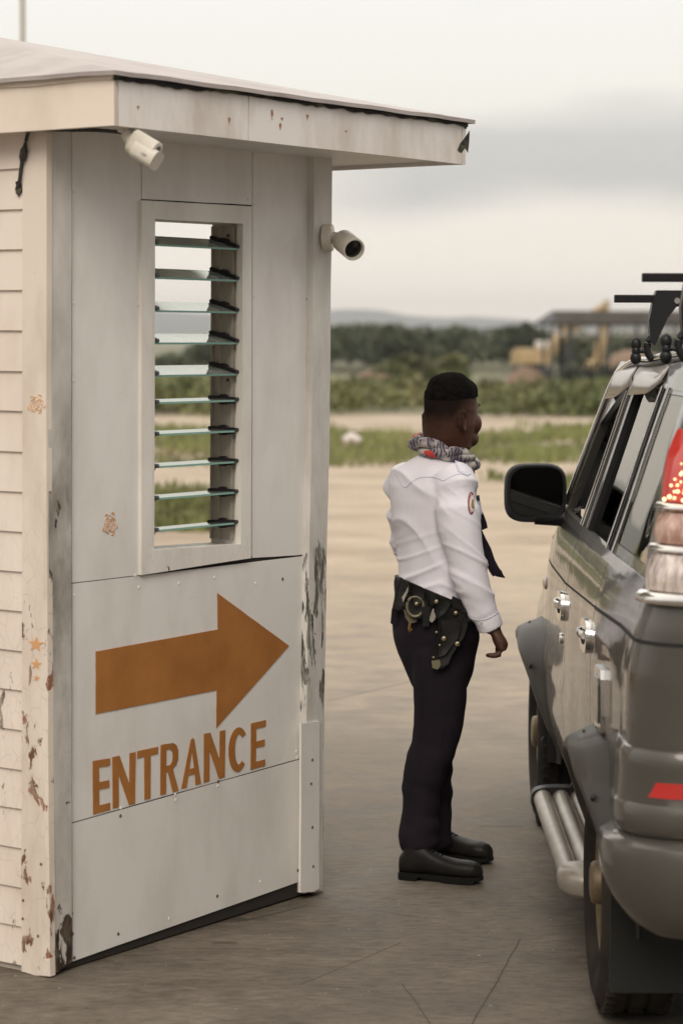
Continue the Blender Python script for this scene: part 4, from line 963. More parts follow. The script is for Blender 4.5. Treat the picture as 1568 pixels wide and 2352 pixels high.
# wheel arch flares
def flare(par_list,tc_,front):
    for k,sg in enumerate((1,-1)):
        bm=BM(); rows=[]
        a0,a1=(-38,212) if not front else (-32,205)
        for i in range(41):
            an=R(a0+(a1-a0)*i/40)      # 0 = front, 90 = top, 180 = rear
            e_=min(1,(i)/7,(40-i)/10); e_=e_*e_*(3-2*e_)
            fwd=max(0,math.cos(an)); bul=(.014+.082*e_*max(0,math.sin(an))**1.5)
            ro=AR+.052+.035*fwd; ri=AR-.012
            def pt(r,off):
                y=tc_+math.cos(an)*r; z=.35+math.sin(an)*r
                z=max(z,.30)
                s_=surf(max(y,-.56) if y<0 else y,min(max(z,.36),1.1),0,1); x=s_.x-off
                return Vector((x*sg,y,z))
            rows.append([pt(ro,-.004),pt(ro-.012,.012*(.3+e_)),pt(ro*.6+ri*.4,bul*.62),pt(ri+.028,bul*.93),pt(ri+.01,bul),pt(ri,bul-.006),pt(ri-.004,bul-.03),pt(ri-.004,-.03)])
        G=[[bm.verts.new(p) for p in r] for r in rows]
        for a,c in zip(G,G[1:]):
            for j in range(len(a)-1): bm.faces.new((a[j],a[j+1],c[j+1],c[j]))
        fo=obj('wheel_flare',bm,flarem,par_list[k],local=True,smooth=50)
        for an_,rr_ in ((30,.025),(88,.028),(135,.028),(175,.022)):
            an=R(an_); y=tc_+math.cos(an)*(AR+rr_); z=.35+math.sin(an)*(AR+rr_); s_=surf(max(y,-.56),z,0,1)
            bm=BM(); lathe(bm,[(0,.011),(.006,.008)],Vector(((s_.x-.044)*sg,y,z)),(-sg,0,.3),10); obj('bolt',bm,blackp,fo,local=True)
flare(qp,0,False); flare(ff,FA,True)
# wheels
def wheel(x,y,sg):
    bm=BM(); ax=Vector((-sg,0,0)); c=Vector((x,y,.35)); Rt=.348; wd=.21
    prof=[(-.034,.205),(-.022,.218),(-.004,.245),(.001,.275),(-.002,.30),(-.012,.320),(-.024,.337),(-.036,.344)]
    gr=[]; xx=.036
    tread=[(-.040,Rt),(-.070,Rt),(-.074,Rt-.010),(-.084,Rt-.010),(-.088,Rt+.001),(-.120,Rt+.001),(-.124,Rt-.010),(-.134,Rt-.010),(-.138,Rt),(-.168,Rt)]
    prof+=tread+[(-.172,.344),(-.184,.337),(-.198,.318),(-.208,.29),(-.205,.25),(-.204,.205)]
    lathe(bm,prof,c,ax,64,closed=True)
    for k in range(56):      # shoulder lugs
        a=k/56*2*math.pi
        for xo in (-.030,-.178):
            p=c+ax*xo+Vector((0,math.cos(a),math.sin(a)))*(Rt-.005); box(bm,p,.026,.018,.012,Matrix.Rotation(a,4,'X'))
    ty=obj('wheel',bm,tyrem,car,local=True,smooth=40)
    bm=BM(); lathe(bm,[(-.2,.20),(-.19,.205),(-.05,.206),(-.028,.211),(-.026,.205),(-.034,.195),(-.04,.185),(-.045,.17),(-.055,.08),(-.05,.062),(-.004,.058),(.003,.052),(.006,.040),(.006,.001)],c,ax,40)
    for k in range(6):
        a=k/6*2*math.pi; d=Vector((0,math.cos(a),math.sin(a))); 
        loft(bm,[(c+d*.055+ax*(-.05),Vector((.018,0,0)),d.cross(ax)*.034),(c+d*.12+ax*(-.052),Vector((.014,0,0)),d.cross(ax)*.028),(c+d*.19+ax*(-.056),Vector((.012,0,0)),d.cross(ax)*.036)],10)
    obj('rim',bm,rimm,ty,local=True,smooth=40)
    bm=BM()
    for k in range(6):
        a=(k+.5)/6*2*math.pi; d=Vector((0,math.cos(a),math.sin(a))); lathe(bm,[(-.05,.009),(-.028,.008)],c+d*.09,ax,6)
    obj('wheel_nut',bm,chrome,ty,local=True)
for y in (0,FA):
    for sg in (1,-1): wheel(-sg*.778,y,sg)
# wheel wells, underbody, chassis
for sg in (1,-1):
    for y in (0,FA):
        bm=BM(); rows=[]
        for i in range(21):
            an=R(-20+220*i/20); rows.append([Vector((-sg*xx,y+math.cos(an)*(AR+.01),max(.30,.36+math.sin(an)*(AR+.01)))) for xx in (.752,.5)])
        G=[[bm.verts.new(p) for p in r] for r in rows]
        for a,c in zip(G,G[1:]): bm.faces.new((a[0],a[1],c[1],c[0]))
        obj('wheel_well',bm,gapm,car,local=True)
bm=BM(); box(bm,(0,1.25,.40),1.0,3.6,.18); box(bm,(0,1.26,.42),1.42,1.6,.12); box(bm,(0,1.1,.86),1.40,3.2,.02); obj('underbody',bm,gapm,car,local=True)
bm=BM(); tube(bm,[(-.68,0,.36),(.68,0,.36)],.05,10); sphere(bm,(0,0,.36),.14,.14,.14); tube(bm,[(-.68,FA,.36),(.68,FA,.36)],.04,10); obj('axle',bm,gapm,car,local=True)
bm=BM(); box(bm,(0,.3,.54),1.36,.03,1.0,); bm.free()
# inner door skins keep the cabin dark
for sg in (1,-1):
    bm=BM(); box(bm,(-sg*.685,.9,.86),.03,2.3,.62); obj('door_lining',bm,seatm,car,local=True)
bm=BM(); box(bm,(0,.7,1.725),1.0,2.3,.02); obj('headlining',bm,newmat('headlining',(.10,.095,.09),.9),car,local=True)
def seat(x,y,wd=.5):
    bm=BM(); box(bm,(x,y,1.0-.12),wd,.5,.16,bev=.04); box(bm,(x,y-.24,1.16),wd,.14,.56,Matrix.Rotation(R(-12),4,'X'),bev=.05); box(bm,(x,y-.32,1.50),.26,.10,.16,bev=.04); obj('seat',bm,seatm,car,local=True,smooth=50)
seat(-.36,1.45); seat(.36,1.45); seat(0,.65,1.2); seat(0,-.15,1.15)
bm=BM(); tube(bm,[Vector((-.36,1.83,1.10))+Vector((.18*math.cos(a/24*6.283),.18*.35*math.sin(a/24*6.283),.18*.94*math.sin(a/24*6.283))) for a in range(24)],.014,8,closed=True); tube(bm,[(-.36,1.83,1.10),(-.36,2.02,1.03)],.03,8); box(bm,(-.36,1.83,1.10),.3,.03,.05); obj('steering_wheel',bm,blackp,car,local=True,smooth=50)
bm=BM(); box(bm,(0,2.08,1.06),1.3,.3,.22,bev=.05); obj('dashboard',bm,blackp,car,local=True,smooth=50)
# running board: three tubes with end caps
for sg in (1,-1):
    bm=BM()
    for k,xx in enumerate((.80,.738,.678)): tube(bm,[(-sg*xx,.48,.256),(-sg*xx,1.66,.262)],.0315,18)
    rb=obj('running_board',bm,steelt,car,local=True,smooth=50)
    for y0_,y1_,m in ((.475,.36,steelt),(1.665,1.78,blackp)):
        bm=BM(); s_=1 if y1_>y0_ else -1
        loft(bm,[((-sg*.740,y0_-s_*.02,.258),(.098,0,0),(0,0,.044)),((-sg*.740,y0_+s_*.03,.257),(.100,0,0),(0,0,.046)),((-sg*.733,y0_+s_*.08,.253),(.088,0,0),(0,0,.042)),((-sg*.72,y1_,.249),(.055,0,0),(0,0,.030))],24,ex=.6); obj('end_cap',bm,m,rb,local=True,smooth=50)
    for y_ in (.8,1.5): bm=BM(); box(bm,(-sg*.66,y_,.205),.14,.03,.03); obj('bracket',bm,gapm,rb,local=True)
# rear bumper with reflector
prof=[(-.01,.834),(.004,.829),(.011,.818),(.014,.79),(.013,.775),(.013,.700),(.017,.692),(.020,.66),(.019,.634),(.014,.624),(.006,.618),(.034,.611),(.050,.600),(.058,.575),(.058,.50),(.046,.44),(.02,.395),(-.02,.37)]
bm=BM(); G=[]
ts=[-.43-.012*i for i in range(12)]; t_end=ryr(.6)+RC-RC*math.pi/2-.58
ts+=list(np.linspace(-.575,t_end,44))
def bum(t,off,z,sg): 
    k=min(1,max(0,(-.43-t)/.06)); 
    return surf(t,max(z,.42) ,off*(.35+.65*k)+.004,sg)*1.0
for sg in (1,-1):
    rows=[]
    for t in ts:
        r=[]
        for off,z in prof:
            zz=z+ (.05*(1-min(1,max(0,(-.43-t)/.25))) if z<.5 else 0)
            p=bum(t,off,zz,sg); p.z=zz; r.append(p)
        rows.append(r)
    G=[[bm.verts.new(p) for p in r] for r in rows]
    for a,c in zip(G,G[1:]):
        for j in range(len(a)-1): bm.faces.new((a[j],a[j+1],c[j+1],c[j]))
rbp=obj('rear_bumper',bm,cpm,car,local=True,smooth=28)
refl=newmat('red_reflector',(.50,.02,.018),.25,0,Coat_Weight=1)
for sg in (1,-1):
    pass
for o in cpanel('reflector',lambda z:ryr(z)+RC-.53,lambda z:ryr(z)+RC-.150+.03*(.768-z)/.062,.719,.756,refl,14,3,.020,.012,parent=rbp): pass
# mud flap / dark panel behind the wheel
for sg in (1,-1): bm=BM(); box(bm,(-sg*.635,-.415,.335),.27,.012,.35,bev=.003); obj('mud_flap',bm,gapm,car,local=True)
# door mirror
MX,MY,MZ=-.80,1.93,1.27
for sg in (1,-1):
    c=Vector((-sg*.812,1.935,1.282)); bm=BM()
    yaw=R(8)*sg; Mt=Matrix.Rotation(yaw,4,'Z')
    def mp3(x,y,z): return c+Mt@Vector((x,y,z))
    rings=[]
    for y,sx,sz in ((-.0,.102,.097),(.010,.109,.103),(.03,.109,.103),(.06,.097,.09),(.095,.07,.065),(.11,.03,.03)):
        rings.append((mp3(0,y,0),Mt@Vector((sx,0,0)),Vector((0,0,sz))))
    loft(bm,rings,36,ex=.55)
    loft(bm,[(mp3(sg*.0,.03,-.082),Vector((0,.035,0)),Vector((0,0,.030))),(mp3(sg*.10,.035,-.088),Vector((0,.035,0)),Vector((0,0,.032))),(mp3(sg*.165,.04,-.070),Vector((0,.04,0)),Vector((0,0,.045)))],14)
    mi=obj('side_mirror',bm,blackp,car,local=True,smooth=45)
    bm=BM(); Mg=Matrix.Rotation(yaw+R(2)*sg,4,'Z')@Matrix.Rotation(R(2),4,'X')
    loft(bm,[(mp3(0,-.006,.006),Mg@Vector((.094,0,0)),Mg@Vector((0,0,.084))),(mp3(0,.004,.006),Mg@Vector((.094,0,0)),Mg@Vector((0,0,.084)))],36,ex=.55)
    obj('mirror_glass',bm,newmat('mirror_glass',(.13,.13,.125),.02,1.0) if sg==1 else bpy.data.materials['mirror_glass'],mi,local=True)
# roof rack
for (y_,zb_,zf_) in ((.90,1.940,1.77),(.13,1.985,1.78)):
    bm=BM(); box(bm,(0,y_,zb_),1.30,.032,.024,bev=.003); rk=obj('roof_rack_bar',bm,blackgl,car,local=True)
    for sg in (1,-1):
        X_=-.525*sg; bm=BM()
        prof_=[(-.105*0-.0,.022),(.10,.022),(.105,-.012),(.060,-.022),(.035,-.050),(.012,-.095),(-.004,-.125),(-.016,-.112),(-.022,-.06),(-.015,-.03),(-.012,-.014)]
        f=[Vector((X_+ -sg*(-x)*1.0+ -sg*.0, y_-.026, zb_+z*(1.15 if zb_<1.95 else 1.4))) for x,z in prof_]
        poly_prism(bm,f,[p+Vector((0,.052,0)) for p in f]); ft=obj('foot',bm,blackp,rk,local=True,smooth=30)
        # clamp hook and knob
        zc_=zf_+.012; bm=BM(); tube(bm,spline([(X_-sg*.0,y_,zc_+.050),(X_-sg*.020,y_,zc_+.03),(X_-sg*.022,y_,zc_-.0),(X_-sg*.005,y_,zc_-.028),(X_+sg*.010,y_,zc_-.02)],4),.012,8); obj('clamp',bm,blackp,ft,local=True,smooth=50)
        bm=BM(); kx=X_-sg*.058; tube(bm,[(X_-sg*.015,y_,zc_+.0),(kx,y_,zc_-.0)],.007,8)
        for q in (-1,1): sphere(bm,(kx,y_,zc_+q*.021),.017,.016,.021,u=14,v=8)
        sphere(bm,(kx,y_,zc_),.013,.016,.018,u=12,v=8); obj('knob',bm,blackp,ft,local=True,smooth=60)
        bm=BM(); lathe(bm,[(0,.010),(.004,.009)],Vector((X_+sg*.062,y_-.026,zb_-.006)),(0,-1,0),14); obj('bolt',bm,chrome,ft,local=True)
# ================================================================== GUARD
GY=8.15
def md(px,py,dy=0): return at(px,py,GY+dy)
gx=md(1005,1500).x
guard=thing('person',(gx,GY,0),'guard in white shirt, dark trousers and patterned scarf, standing by the car mirror','person')
FW=Vector((math.cos(R(35)),math.sin(R(35)),0)); LR=Vector((math.sin(R(35)),-math.cos(R(35)),0))   # forward, to his right
FH=Vector((math.cos(R(50)),math.sin(R(50)),0)); HR=Vector((FH.y,-FH.x,0))
def ring(px,py,a,b,dy=0,f=FW,l=LR,tilt=0,tl=0): return (md(px,py,dy), l*a+ZU*tl, f*b+ZU*tilt)
skin=newmat('skin',(.13,.058,.036),.5); nt=skin.node_tree; b=nt.nodes['Principled BSDF']
b.inputs['Subsurface Weight'].default_value=.05; b.inputs['Specular IOR Level'].default_value=.3; b.inputs['Subsurface Radius'].default_value=(.02,.008,.004)
hc=md(1034,930)-guard.location
tc=nn(nt,'ShaderNodeTexCoord'); sp=nn(nt,'ShaderNodeSeparateXYZ'); L(nt,tc.outputs['Object'],sp.inputs[0])
fwd_=mth(nt,'ADD',mth(nt,'MULTIPLY',mth(nt,'SUBTRACT',sp.outputs[0],hc.x),FH.x),mth(nt,'MULTIPLY',mth(nt,'SUBTRACT',sp.outputs[1],hc.y),FH.y))
zz=mth(nt,'SUBTRACT',sp.outputs[2],hc.z)
nz=nn(nt,'ShaderNodeTexNoise',in_Scale=60,in_Detail=3); L(nt,tc.outputs['Object'],nz.inputs[0])
# cropped hair: behind the ear line it reaches down the nape, ahead of it it stops at the temple
lim=ramp(nt,mth(nt,'ADD',fwd_,.5),[(.38,0.0),(.435,.08),(.465,.30),(.50,.50),(.545,.60),(.575,.95)])
hm=mth(nt,'MULTIPLY',mth(nt,'ADD',mth(nt,'SUBTRACT',mth(nt,'ADD',mth(nt,'MULTIPLY',zz,6),.74),lim),mth(nt,'MULTIPLY',mth(nt,'SUBTRACT',nz.outputs[0],.5),.2)),1.7,clamp=True)
nk=nn(nt,'ShaderNodeTexNoise',in_Scale=12,in_Detail=3); L(nt,tc.outputs['Object'],nk.inputs[0])
sk=ramp(nt,nk.outputs[0],[(.35,(.062,.025,.015)),(.65,(.086,.037,.023))])
L(nt,mixc(nt,mth(nt,'MULTIPLY',hm,.95),sk,(.010,.008,.0065)),b.inputs['Base Color']); L(nt,mth(nt,'SUBTRACT',.32,mth(nt,'MULTIPLY',hm,.27)),b.inputs['Specular IOR Level']); L(nt,mth(nt,'ADD',.5,mth(nt,'MULTIPLY',hm,.4)),b.inputs['Roughness'])
# ---- body, head and hands as one surface
bm=BM()
HRG=[(866,1033,.020,.026),(869,1032,.034,.044),(875,1032,.048,.060),(885,1034,.062,.076),(899,1035,.074,.092),(918,1034,.0815,.103),(940,1035,.082,.1045),(958,1034,.080,.1025),(976,1034,.079,.100),(992,1033,.075,.094),(1006,1033,.070,.088),(1018,1037,.061,.078),(1030,1045,.049,.060),(1038,1050,.030,.036)]
loft(bm,[ring(cx,py,a,b_,0,FH,HR) for py,cx,a,b_ in HRG],28)
loft(bm,[ring(1010,950,.060,.066,0,FH,HR),ring(1013,985,.062,.070,0,FH,HR),ring(1017,1020,.062,.066,0,FH,HR),ring(1012,1055,.068,.068),ring(1006,1075,.10,.085)],24)
hcw=md(1034,930)
def hp(f,l,z,rx,ry,rz,yaw=0): sphere(bm,hcw+FH*f+HR*l+ZU*z,rx,ry,rz,Matrix.Rotation(R(46)+yaw,4,'Z'))
hp(.088,0,-.052,.018,.013,.016); hp(.090,0,-.030,.012,.010,.028)         # nose
for s_ in (1,-1):
    hp(.071,s_*.045,-.064,.029,.028,.036); hp(.088,s_*.030,-.004,.016,.024,.011); hp(.060,s_*.040,-.115,.035,.024,.028)
    # ear: helix and lobe
    c=hcw-FH*(.040 if s_>0 else -.004)+HR*(s_*(.0765 if s_>0 else .074))+ZU*(-.050)
    tube(bm,[c+FH*(-.002+.016*math.cos(a))*1.0+ZU*(.031*math.sin(a))+HR*s_*((.012 if s_>0 else .002)+.008*max(0,-math.cos(a))) for a in [R(q) for q in range(20,330,22)]],.0055,8)
    sphere(bm,c+HR*s_*.002-FH*.002,.010,.020,.028,Matrix.Rotation(R(46),4,'Z')@Matrix.Rotation(R(90),4,'Z'))
    sphere(bm,c-ZU*.030+HR*s_*.008+FH*.004,.009,.007,.010,Matrix.Rotation(R(46),4,'Z'))
hp(.079,0,-.094,.014,.024,.006); hp(.079,0,-.107,.013,.021,.007); hp(.074,0,-.136,.026,.026,.020)   # lips and chin
# trunk and limbs under the clothes
loft(bm,[ring(1005,1070,.10,.07),ring(997,1100,.155,.085),ring(995,1180,.135,.09),ring(1003,1300,.12,.085),ring(1002,1400,.13,.09),ring(1002,1500,.12,.09),ring(1005,1560,.06,.06)],20)
RA=[(1046,1108,-.125,.050),(1052,1190,-.150,.046),(1066,1272,-.165,.038),(1098,1370,-.165,.034),(1128,1436,-.155,.0265),(1134,1448,-.152,.028)]
LA=[(936,1108,.15,.040),(928,1190,.195,.030),(932,1255,.235,.026),(968,1310,.30,.024),(1000,1345,.36,.025),(1006,1352,.37,.026)]
for A in (RA,LA): tube(bm,[md(x,y,d) for x,y,d,_ in A],[r_ for *_,r_ in A],14)
for A in ([(1010,1500,-.06,.07),(1000,1640,-.07,.06),(985,1740,-.075,.045),(964,1850,-.08,.040),(955,1960,-.08,.035)],[(1005,1500,.08,.065),(1005,1640,.11,.058),(1000,1750,.13,.045),(1002,1850,.15,.038),(1005,1935,.16,.034)]): tube(bm,[md(x,y,d) for x,y,d,_ in A],[r_ for *_,r_ in A],14)
def hand(px,py,dy,sc=1,flip=1):
    """back of the hand forward, fingers curled back; finger row runs along the view depth"""
    def h(x,y,d): return md(px+x*sc,py+y,dy+d)
    AX=Vector((0,1,0))
    rs=[]
    for x,y,tx,wd in ((0,-6,.024,.028),(2,2,.0255,.031),(8,13,.028,.036),(13,24,.028,.040),(14,35,.0245,.040),(14,44,.017,.036)):
        rs.append((h(x,y,0),Vector((tx,0,tx*-.4*sc)),AX*wd))
    loft(bm,rs,18,ex=.85)
    for k,(ln,d) in enumerate(((.80,-.030),(.95,-.010),(1.0,.011),(.93,.031))):
        P=[h(15,36,d),h(20,47,d*1.03),h(13,55+1.5*ln,d*1.0),h(0,58+2*ln,d*.96),h(-16*ln,57+2*ln,d*.9)]
        tube(bm,P,[.0125,.0125,.0112,.0100,.0078],10); sphere(bm,P[-1],.0072,.0072,.0072,u=10,v=6)
    P=[h(6,10,.030*flip),h(8,24,.045*flip),h(9,36,.050*flip),h(6,48,.044*flip)]; tube(bm,P,[.013,.0115,.0095,.007],10); sphere(bm,P[-1],.007,.007,.007,u=10,v=6)
hand(1134,1446,-.152); hand(1006,1352,.37)
bm=fuse(bm,.0042,5)
body=obj('body',bm,skin,guard,smooth=180)
bm=BM(); 
for s_ in (1,-1): sphere(bm,hcw+FH*.093+HR*s_*.033+ZU*(-.022),.011,.011,.009)
obj('eyes',bm,newmat('eye_dark',(.05,.04,.035),.2),body,smooth=180)
bm=BM()
for s_ in (1,-1): tube(bm,[hcw+FH*.103+HR*s_*.016-ZU*.004,hcw+FH*.1045+HR*s_*.032+ZU*.003,hcw+FH*.094+HR*s_*.052-ZU*.002],[.004,.0055,.003],8)
obj('eyebrows',bm,newmat('brow_hair',(.01,.008,.007),.8),body)
# ---- hair: thick on top
hairm=var(newmat('hair',(.005,.0045,.004),1,Specular_IOR_Level=.05),(.003,.0026,.0024),(.009,.008,.007),60,bump=1,bscale=220,bdist=.004)
bm=BM(); HG=[(855,1036,.010,.014),(857,1036,.030,.035),(861,1033,.043,.051),(866,1031,.054,.064),(872,1032,.062,.075),(880,1035,.070,.087),(888,1036,.0765,.095),(895,1035,.0805,.1015),(901,1035,.0822,.104),(908,1035,.0820,.1035)]
vs=[]
for k,(py,cx,a,b_) in enumerate(HG):
    c,A,B=ring(cx,py,a,b_,0,FH,HR); row=[]
    for i in range(40):
        t=2*math.pi*i/40; d=A*math.cos(t)+B*math.sin(t); p=c+d; f=max(0,math.sin(t)); q=k/(len(HG)-1)
        p.z+=q*q*(.030*f**4 - .008*abs(math.cos(t)) - .014*max(0,-math.sin(t))); p+=d.normalized()*(.004*f**3*q)
        p.z+=q**3*.006*noise.noise((t*4,1.5,0)); p+=Vector(noise.noise_vector(p*140))*.0028; row.append(bm.verts.new(p))
    vs.append(row)
for a,c in zip(vs,vs[1:]):
    for i in range(40): bm.faces.new((a[i],a[(i+1)%40],c[(i+1)%40],c[i]))
bm.faces.new(vs[0]); 
obj('hair',bm,hairm,guard,smooth=180)
# ---- shirt
def cloth(name,col1,col2,rough,bump=.25,bs=9):
    m=newmat(name,col1,rough); var(m,col1,col2,5,4,.35,.65,bump=bump,bscale=bs,bdist=.012,stretch=(1,1,.45)); b=m.node_tree.nodes['Principled BSDF']; b.inputs['Specular IOR Level'].default_value=.12; return m
shirtm=cloth('shirt_cotton',(.74,.72,.78),(.82,.80,.87),.8,.30,11)
bm=BM()
loft(bm,[ring(1012,1042,.072,.075),ring(1006,1056,.105,.090),ring(1000,1070,.150,.100),ring(996,1088,.182,.112),ring(992,1115,.192,.122),ring(992,1150,.180,.128),ring(994,1190,.163,.128),ring(1000,1240,.150,.123),ring(1003,1300,.146,.122),ring(1005,1350,.148,.124),ring(1004,1385,.149,.125),ring(1003,1415,.146,.122)],36)
SR=[(1030,1090,-.10,.070),(1049,1122,-.135,.0775),(1050,1170,-.155,.0785),(1054,1215,-.165,.0745),(1066,1265,-.175,.0655),(1078,1320,-.175,.0625),(1095,1372,-.170,.056),(1110,1405,-.165,.051),(1115,1414,-.163,.046),(1117,1418,-.162,.048),(1127,1445,-.156,.046)]
tube(bm,[md(x,y,d) for x,y,d,_ in SR],[r_ for *_,r_ in SR],22)
SL=[(945,1092,.11,.066),(925,1130,.165,.070),(922,1180,.195,.062),(925,1240,.225,.053),(950,1290,.285,.049),(985,1330,.345,.043),(996,1340,.36,.041)]
tube(bm,[md(x,y,d) for x,y,d,_ in SL],[r_ for *_,r_ in SL],20)
bm=fuse(bm,.0056,10)
bm.normal_update()
for v in bm.verts:
    p=v.co; n_=v.normal
    q=p-guard.location
    low=max(0,min(1,(1.20-q.z)/.22)); 
    arm=max(0,min(1,(-q.y-.085)/.05))*max(0,min(1,(q.x+.02)/.06)) if q.z<1.33 else 0
    wx=noise.noise((q.x*4,q.y*4,q.z*4))*.6
    def rid(fx,fz,k,o=0,pw=3): 
        n0=noise.noise(((q.x+q.y*.3)*fx+o,q.y*fx*.5,(q.z*fz+q.x*k)+wx)); return (1-min(1,abs(n0)*2.6))**pw
    t1=rid(7,4,6,0)*(1-low)*(1-arm)            # long soft drags down the back
    t2=rid(3,17,-7,5)*low*(1-arm)               # gathered over the belt
    t3=rid(3,15,9,11)*arm*max(.35,min(1,(1.22-q.z)/.15)) # sleeve creases
    v.co+=n_*(.0085*t1+.0110*t2+.0085*t3-.003+.0025*noise.noise((q.x*12,q.y*12,q.z*9)))
shirt_bvh=BVHTree.FromBMesh(bm)
shirt=obj('shirt',bm,shirtm,guard,smooth=180)
def hit(px,py,bvh,off=0):
    d=ray(px,py); h_=bvh.ray_cast(O,d)
    if h_[0] is None: return None
    n_=h_[1] if h_[1].dot(d)<0 else -h_[1]
    return h_[0]+n_*off, n_
def seam(pts,bvh,rad,mat,par,name,off=.0005):
    P=[]; 
    for q in spline([(x,y,0) for x,y in pts],6):
        h_=hit(q[0],q[1],bvh,off)
        if h_: P.append(h_[0])
    if len(P)>2: bm=BM(); tube(bm,P,rad,6); return obj(name,bm,mat,par,smooth=180)
def decal(pts,bvh,th,mat,par,name,label=None):
    P=[];Q=[]
    for x,y in pts:
        h_=hit(x,y,bvh,0)
        if h_: P.append(h_[0]+h_[1]*th); Q.append(h_[0]-h_[1]*.002)
    if len(P)>2: bm=BM(); poly_prism(bm,P,Q); return obj(name,bm,mat,par,label=label)
seamm=newmat('seam_thread',(.52,.53,.64),.8)
seam([(905,1078),(915,1098),(929,1119.6),(947,1106),(965,1097),(989,1096),(1005,1099),(1018,1104),(1033,1096),(1048,1090),(1062,1090),(1074,1095)],shirt_bvh,.0014,seamm,shirt,'yoke_seam',.0003)
decal(dense([(1020,1043),(1043,1056),(1051,1084),(1072,1093),(1080,1090),(1070,1066),(1040,1040)],4),shirt_bvh,.0035,newmat('shoulder_strap_cloth',(.66,.67,.76),.75),shirt,'shoulder_strap')
seam([(1083,1421),(1100,1425),(1120,1421),(1143,1408)],shirt_bvh,.0016,seamm,shirt,'cuff_seam')
ell=lambda cx,cy,rx,ry,n=20:[(cx+rx*math.cos(i/n*6.283),cy+ry*math.sin(i/n*6.283)) for i in range(n)]
decal(ell(1081,1156,7.5,26),shirt_bvh,.0020,newmat('patch_black',(.03,.025,.03),.8),shirt,'sleeve_patch','round sleeve badge with red, white and black rings')
decal(ell(1081,1156,6.4,24),shirt_bvh,.0028,newmat('patch_pink',(.55,.16,.20),.8),shirt,'patch_ring'); decal(ell(1082,1157,4.6,18),shirt_bvh,.0036,newmat('patch_white',(.7,.68,.62),.8),shirt,'patch_centre'); decal(ell(1083,1158,2.6,11),shirt_bvh,.0044,newmat('patch_gold',(.22,.17,.07),.8),shirt,'patch_emblem')
for k in range(9):
    t=-1.9+k*.48; decal(ell(1081+5.6*math.cos(t),1156+21*math.sin(t),.9,1.8,6),shirt_bvh,.0034,bpy.data.materials['patch_black'] if k%2 else bpy.data.materials['patch_white'],shirt,'patch_stitch')
hb_=hit(1105,1430,shirt_bvh,.001)
if hb_: bm=BM(); lathe(bm,[(0,.005),(.002,.004)],hb_[0],hb_[1],10); obj('button',bm,newmat('button_white',(.6,.58,.55),.4),shirt)
# shirt pocket and dark name tag on the chest
pk=BM(); pc_=md(1096,1160,.02); 
poly_prism(pk,[md(1090,1138,-.005),md(1101,1142,.03),md(1108,1182,.03),md(1094,1170,-.01)],[md(1086,1138,-.0),md(1097,1142,.035),md(1104,1182,.035),md(1090,1170,-.0)]); obj('pocket_flap',pk,bpy.data.materials['shoulder_strap_cloth'],shirt)
pk=BM(); poly_prism(pk,[md(1089,1141,-.008),md(1100,1137,.02),md(1101.5,1149,.02),md(1090,1154,-.008)],[md(1086,1141,-.0),md(1097,1137,.028),md(1098,1149,.028),md(1087,1154,-.0)]); obj('name_tag',pk,bpy.data.materials['patch_black'],shirt)
# ---- tie blown forward
tiem=cloth('tie_cloth',(.009,.007,.012),(.014,.011,.018),.85,.1)
bm=BM()
def ribbon(pts):
    rs=[]
    for i,(x,y,w_,dy) in enumerate(pts):
        a=pts[max(i-1,0)]; c=pts[min(i+1,len(pts)-1)]; d=(md(c[0],c[1],c[3])-md(a[0],a[1],a[3])).normalized(); n_=d.cross(Vector((0,1,0))).normalized()
        rs.append((md(x,y,dy),n_*w_,Vector((0,.003,0))+n_.cross(d)*.0))
    loft(bm,rs,12,ex=.8)
ribbon([(1092,1165,.014,.03),(1100,1185,.016,.03),(1108,1203,.014,.03),(1113,1215,.010,.03)])
ribbon([(1099,1215,.008,.04),(1107,1240,.013,.04),(1116,1263,.017,.04),(1125,1290,.017,.03),(1134,1308,.0175,.02),(1141,1318,.017,.02)])
loft(bm,[(md(1138,1314,.02),Vector((.018,0,.008)),Vector((0,.003,0))),(md(1148,1322,.02),Vector((.010,0,.004)),Vector((0,.003,0))),(md(1158,1327,.02),Vector((.002,0,.001)),Vector((0,.002,0)))],12)
obj('tie',bm,tiem,guard,smooth=60)
# ---- scarf, two twisted strands of patterned cloth
scm=newmat('scarf_print',(.4,.38,.38),.85); nt=scm.node_tree; b=nt.nodes['Principled BSDF']; tc=nn(nt,'ShaderNodeTexCoord')
v1=nn(nt,'ShaderNodeTexWave',in_Scale=26,in_Distortion=9,in_Detail=2); n1=nn(nt,'ShaderNodeTexNoise',in_Scale=22,in_Detail=4); n2=nn(nt,'ShaderNodeTexNoise',in_Scale=16,in_Detail=1)
for q in (v1,n1,n2): L(nt,tc.outputs['Object'],q.inputs[0])
c0=ramp(nt,n1.outputs[0],[(.35,(.11,.09,.12)),(.48,(.24,.21,.25)),(.62,(.46,.42,.38))])
c0=mixc(nt,mth(nt,'MULTIPLY',ramp(nt,v1.outputs[1],[(.25,1),(.38,0)]),ramp(nt,n1.outputs[0],[(.50,1),(.58,0)])),c0,(.02,.018,.02)); c0=mixc(nt,ramp(nt,n2.outputs[0],[(.60,0),(.63,1)]),c0,(.55,.05,.04)); L(nt,c0,b.inputs['Base Color'])
sc_path=[(958,1020,.015),(975,1028,-.05),(1008,1034,-.085),(1045,1044,-.085),(1072,1058,-.045),(1080,1066,.02),(1066,1058,.075),(1030,1040,.10),(990,1022,.09),(965,1014,.055)]
cp=[np.array(md(*p)) for p in sc_path]; sp_=spline([tuple(p) for p in cp],7,True); cen=Vector(np.mean(cp,axis=0))
bm=BM()
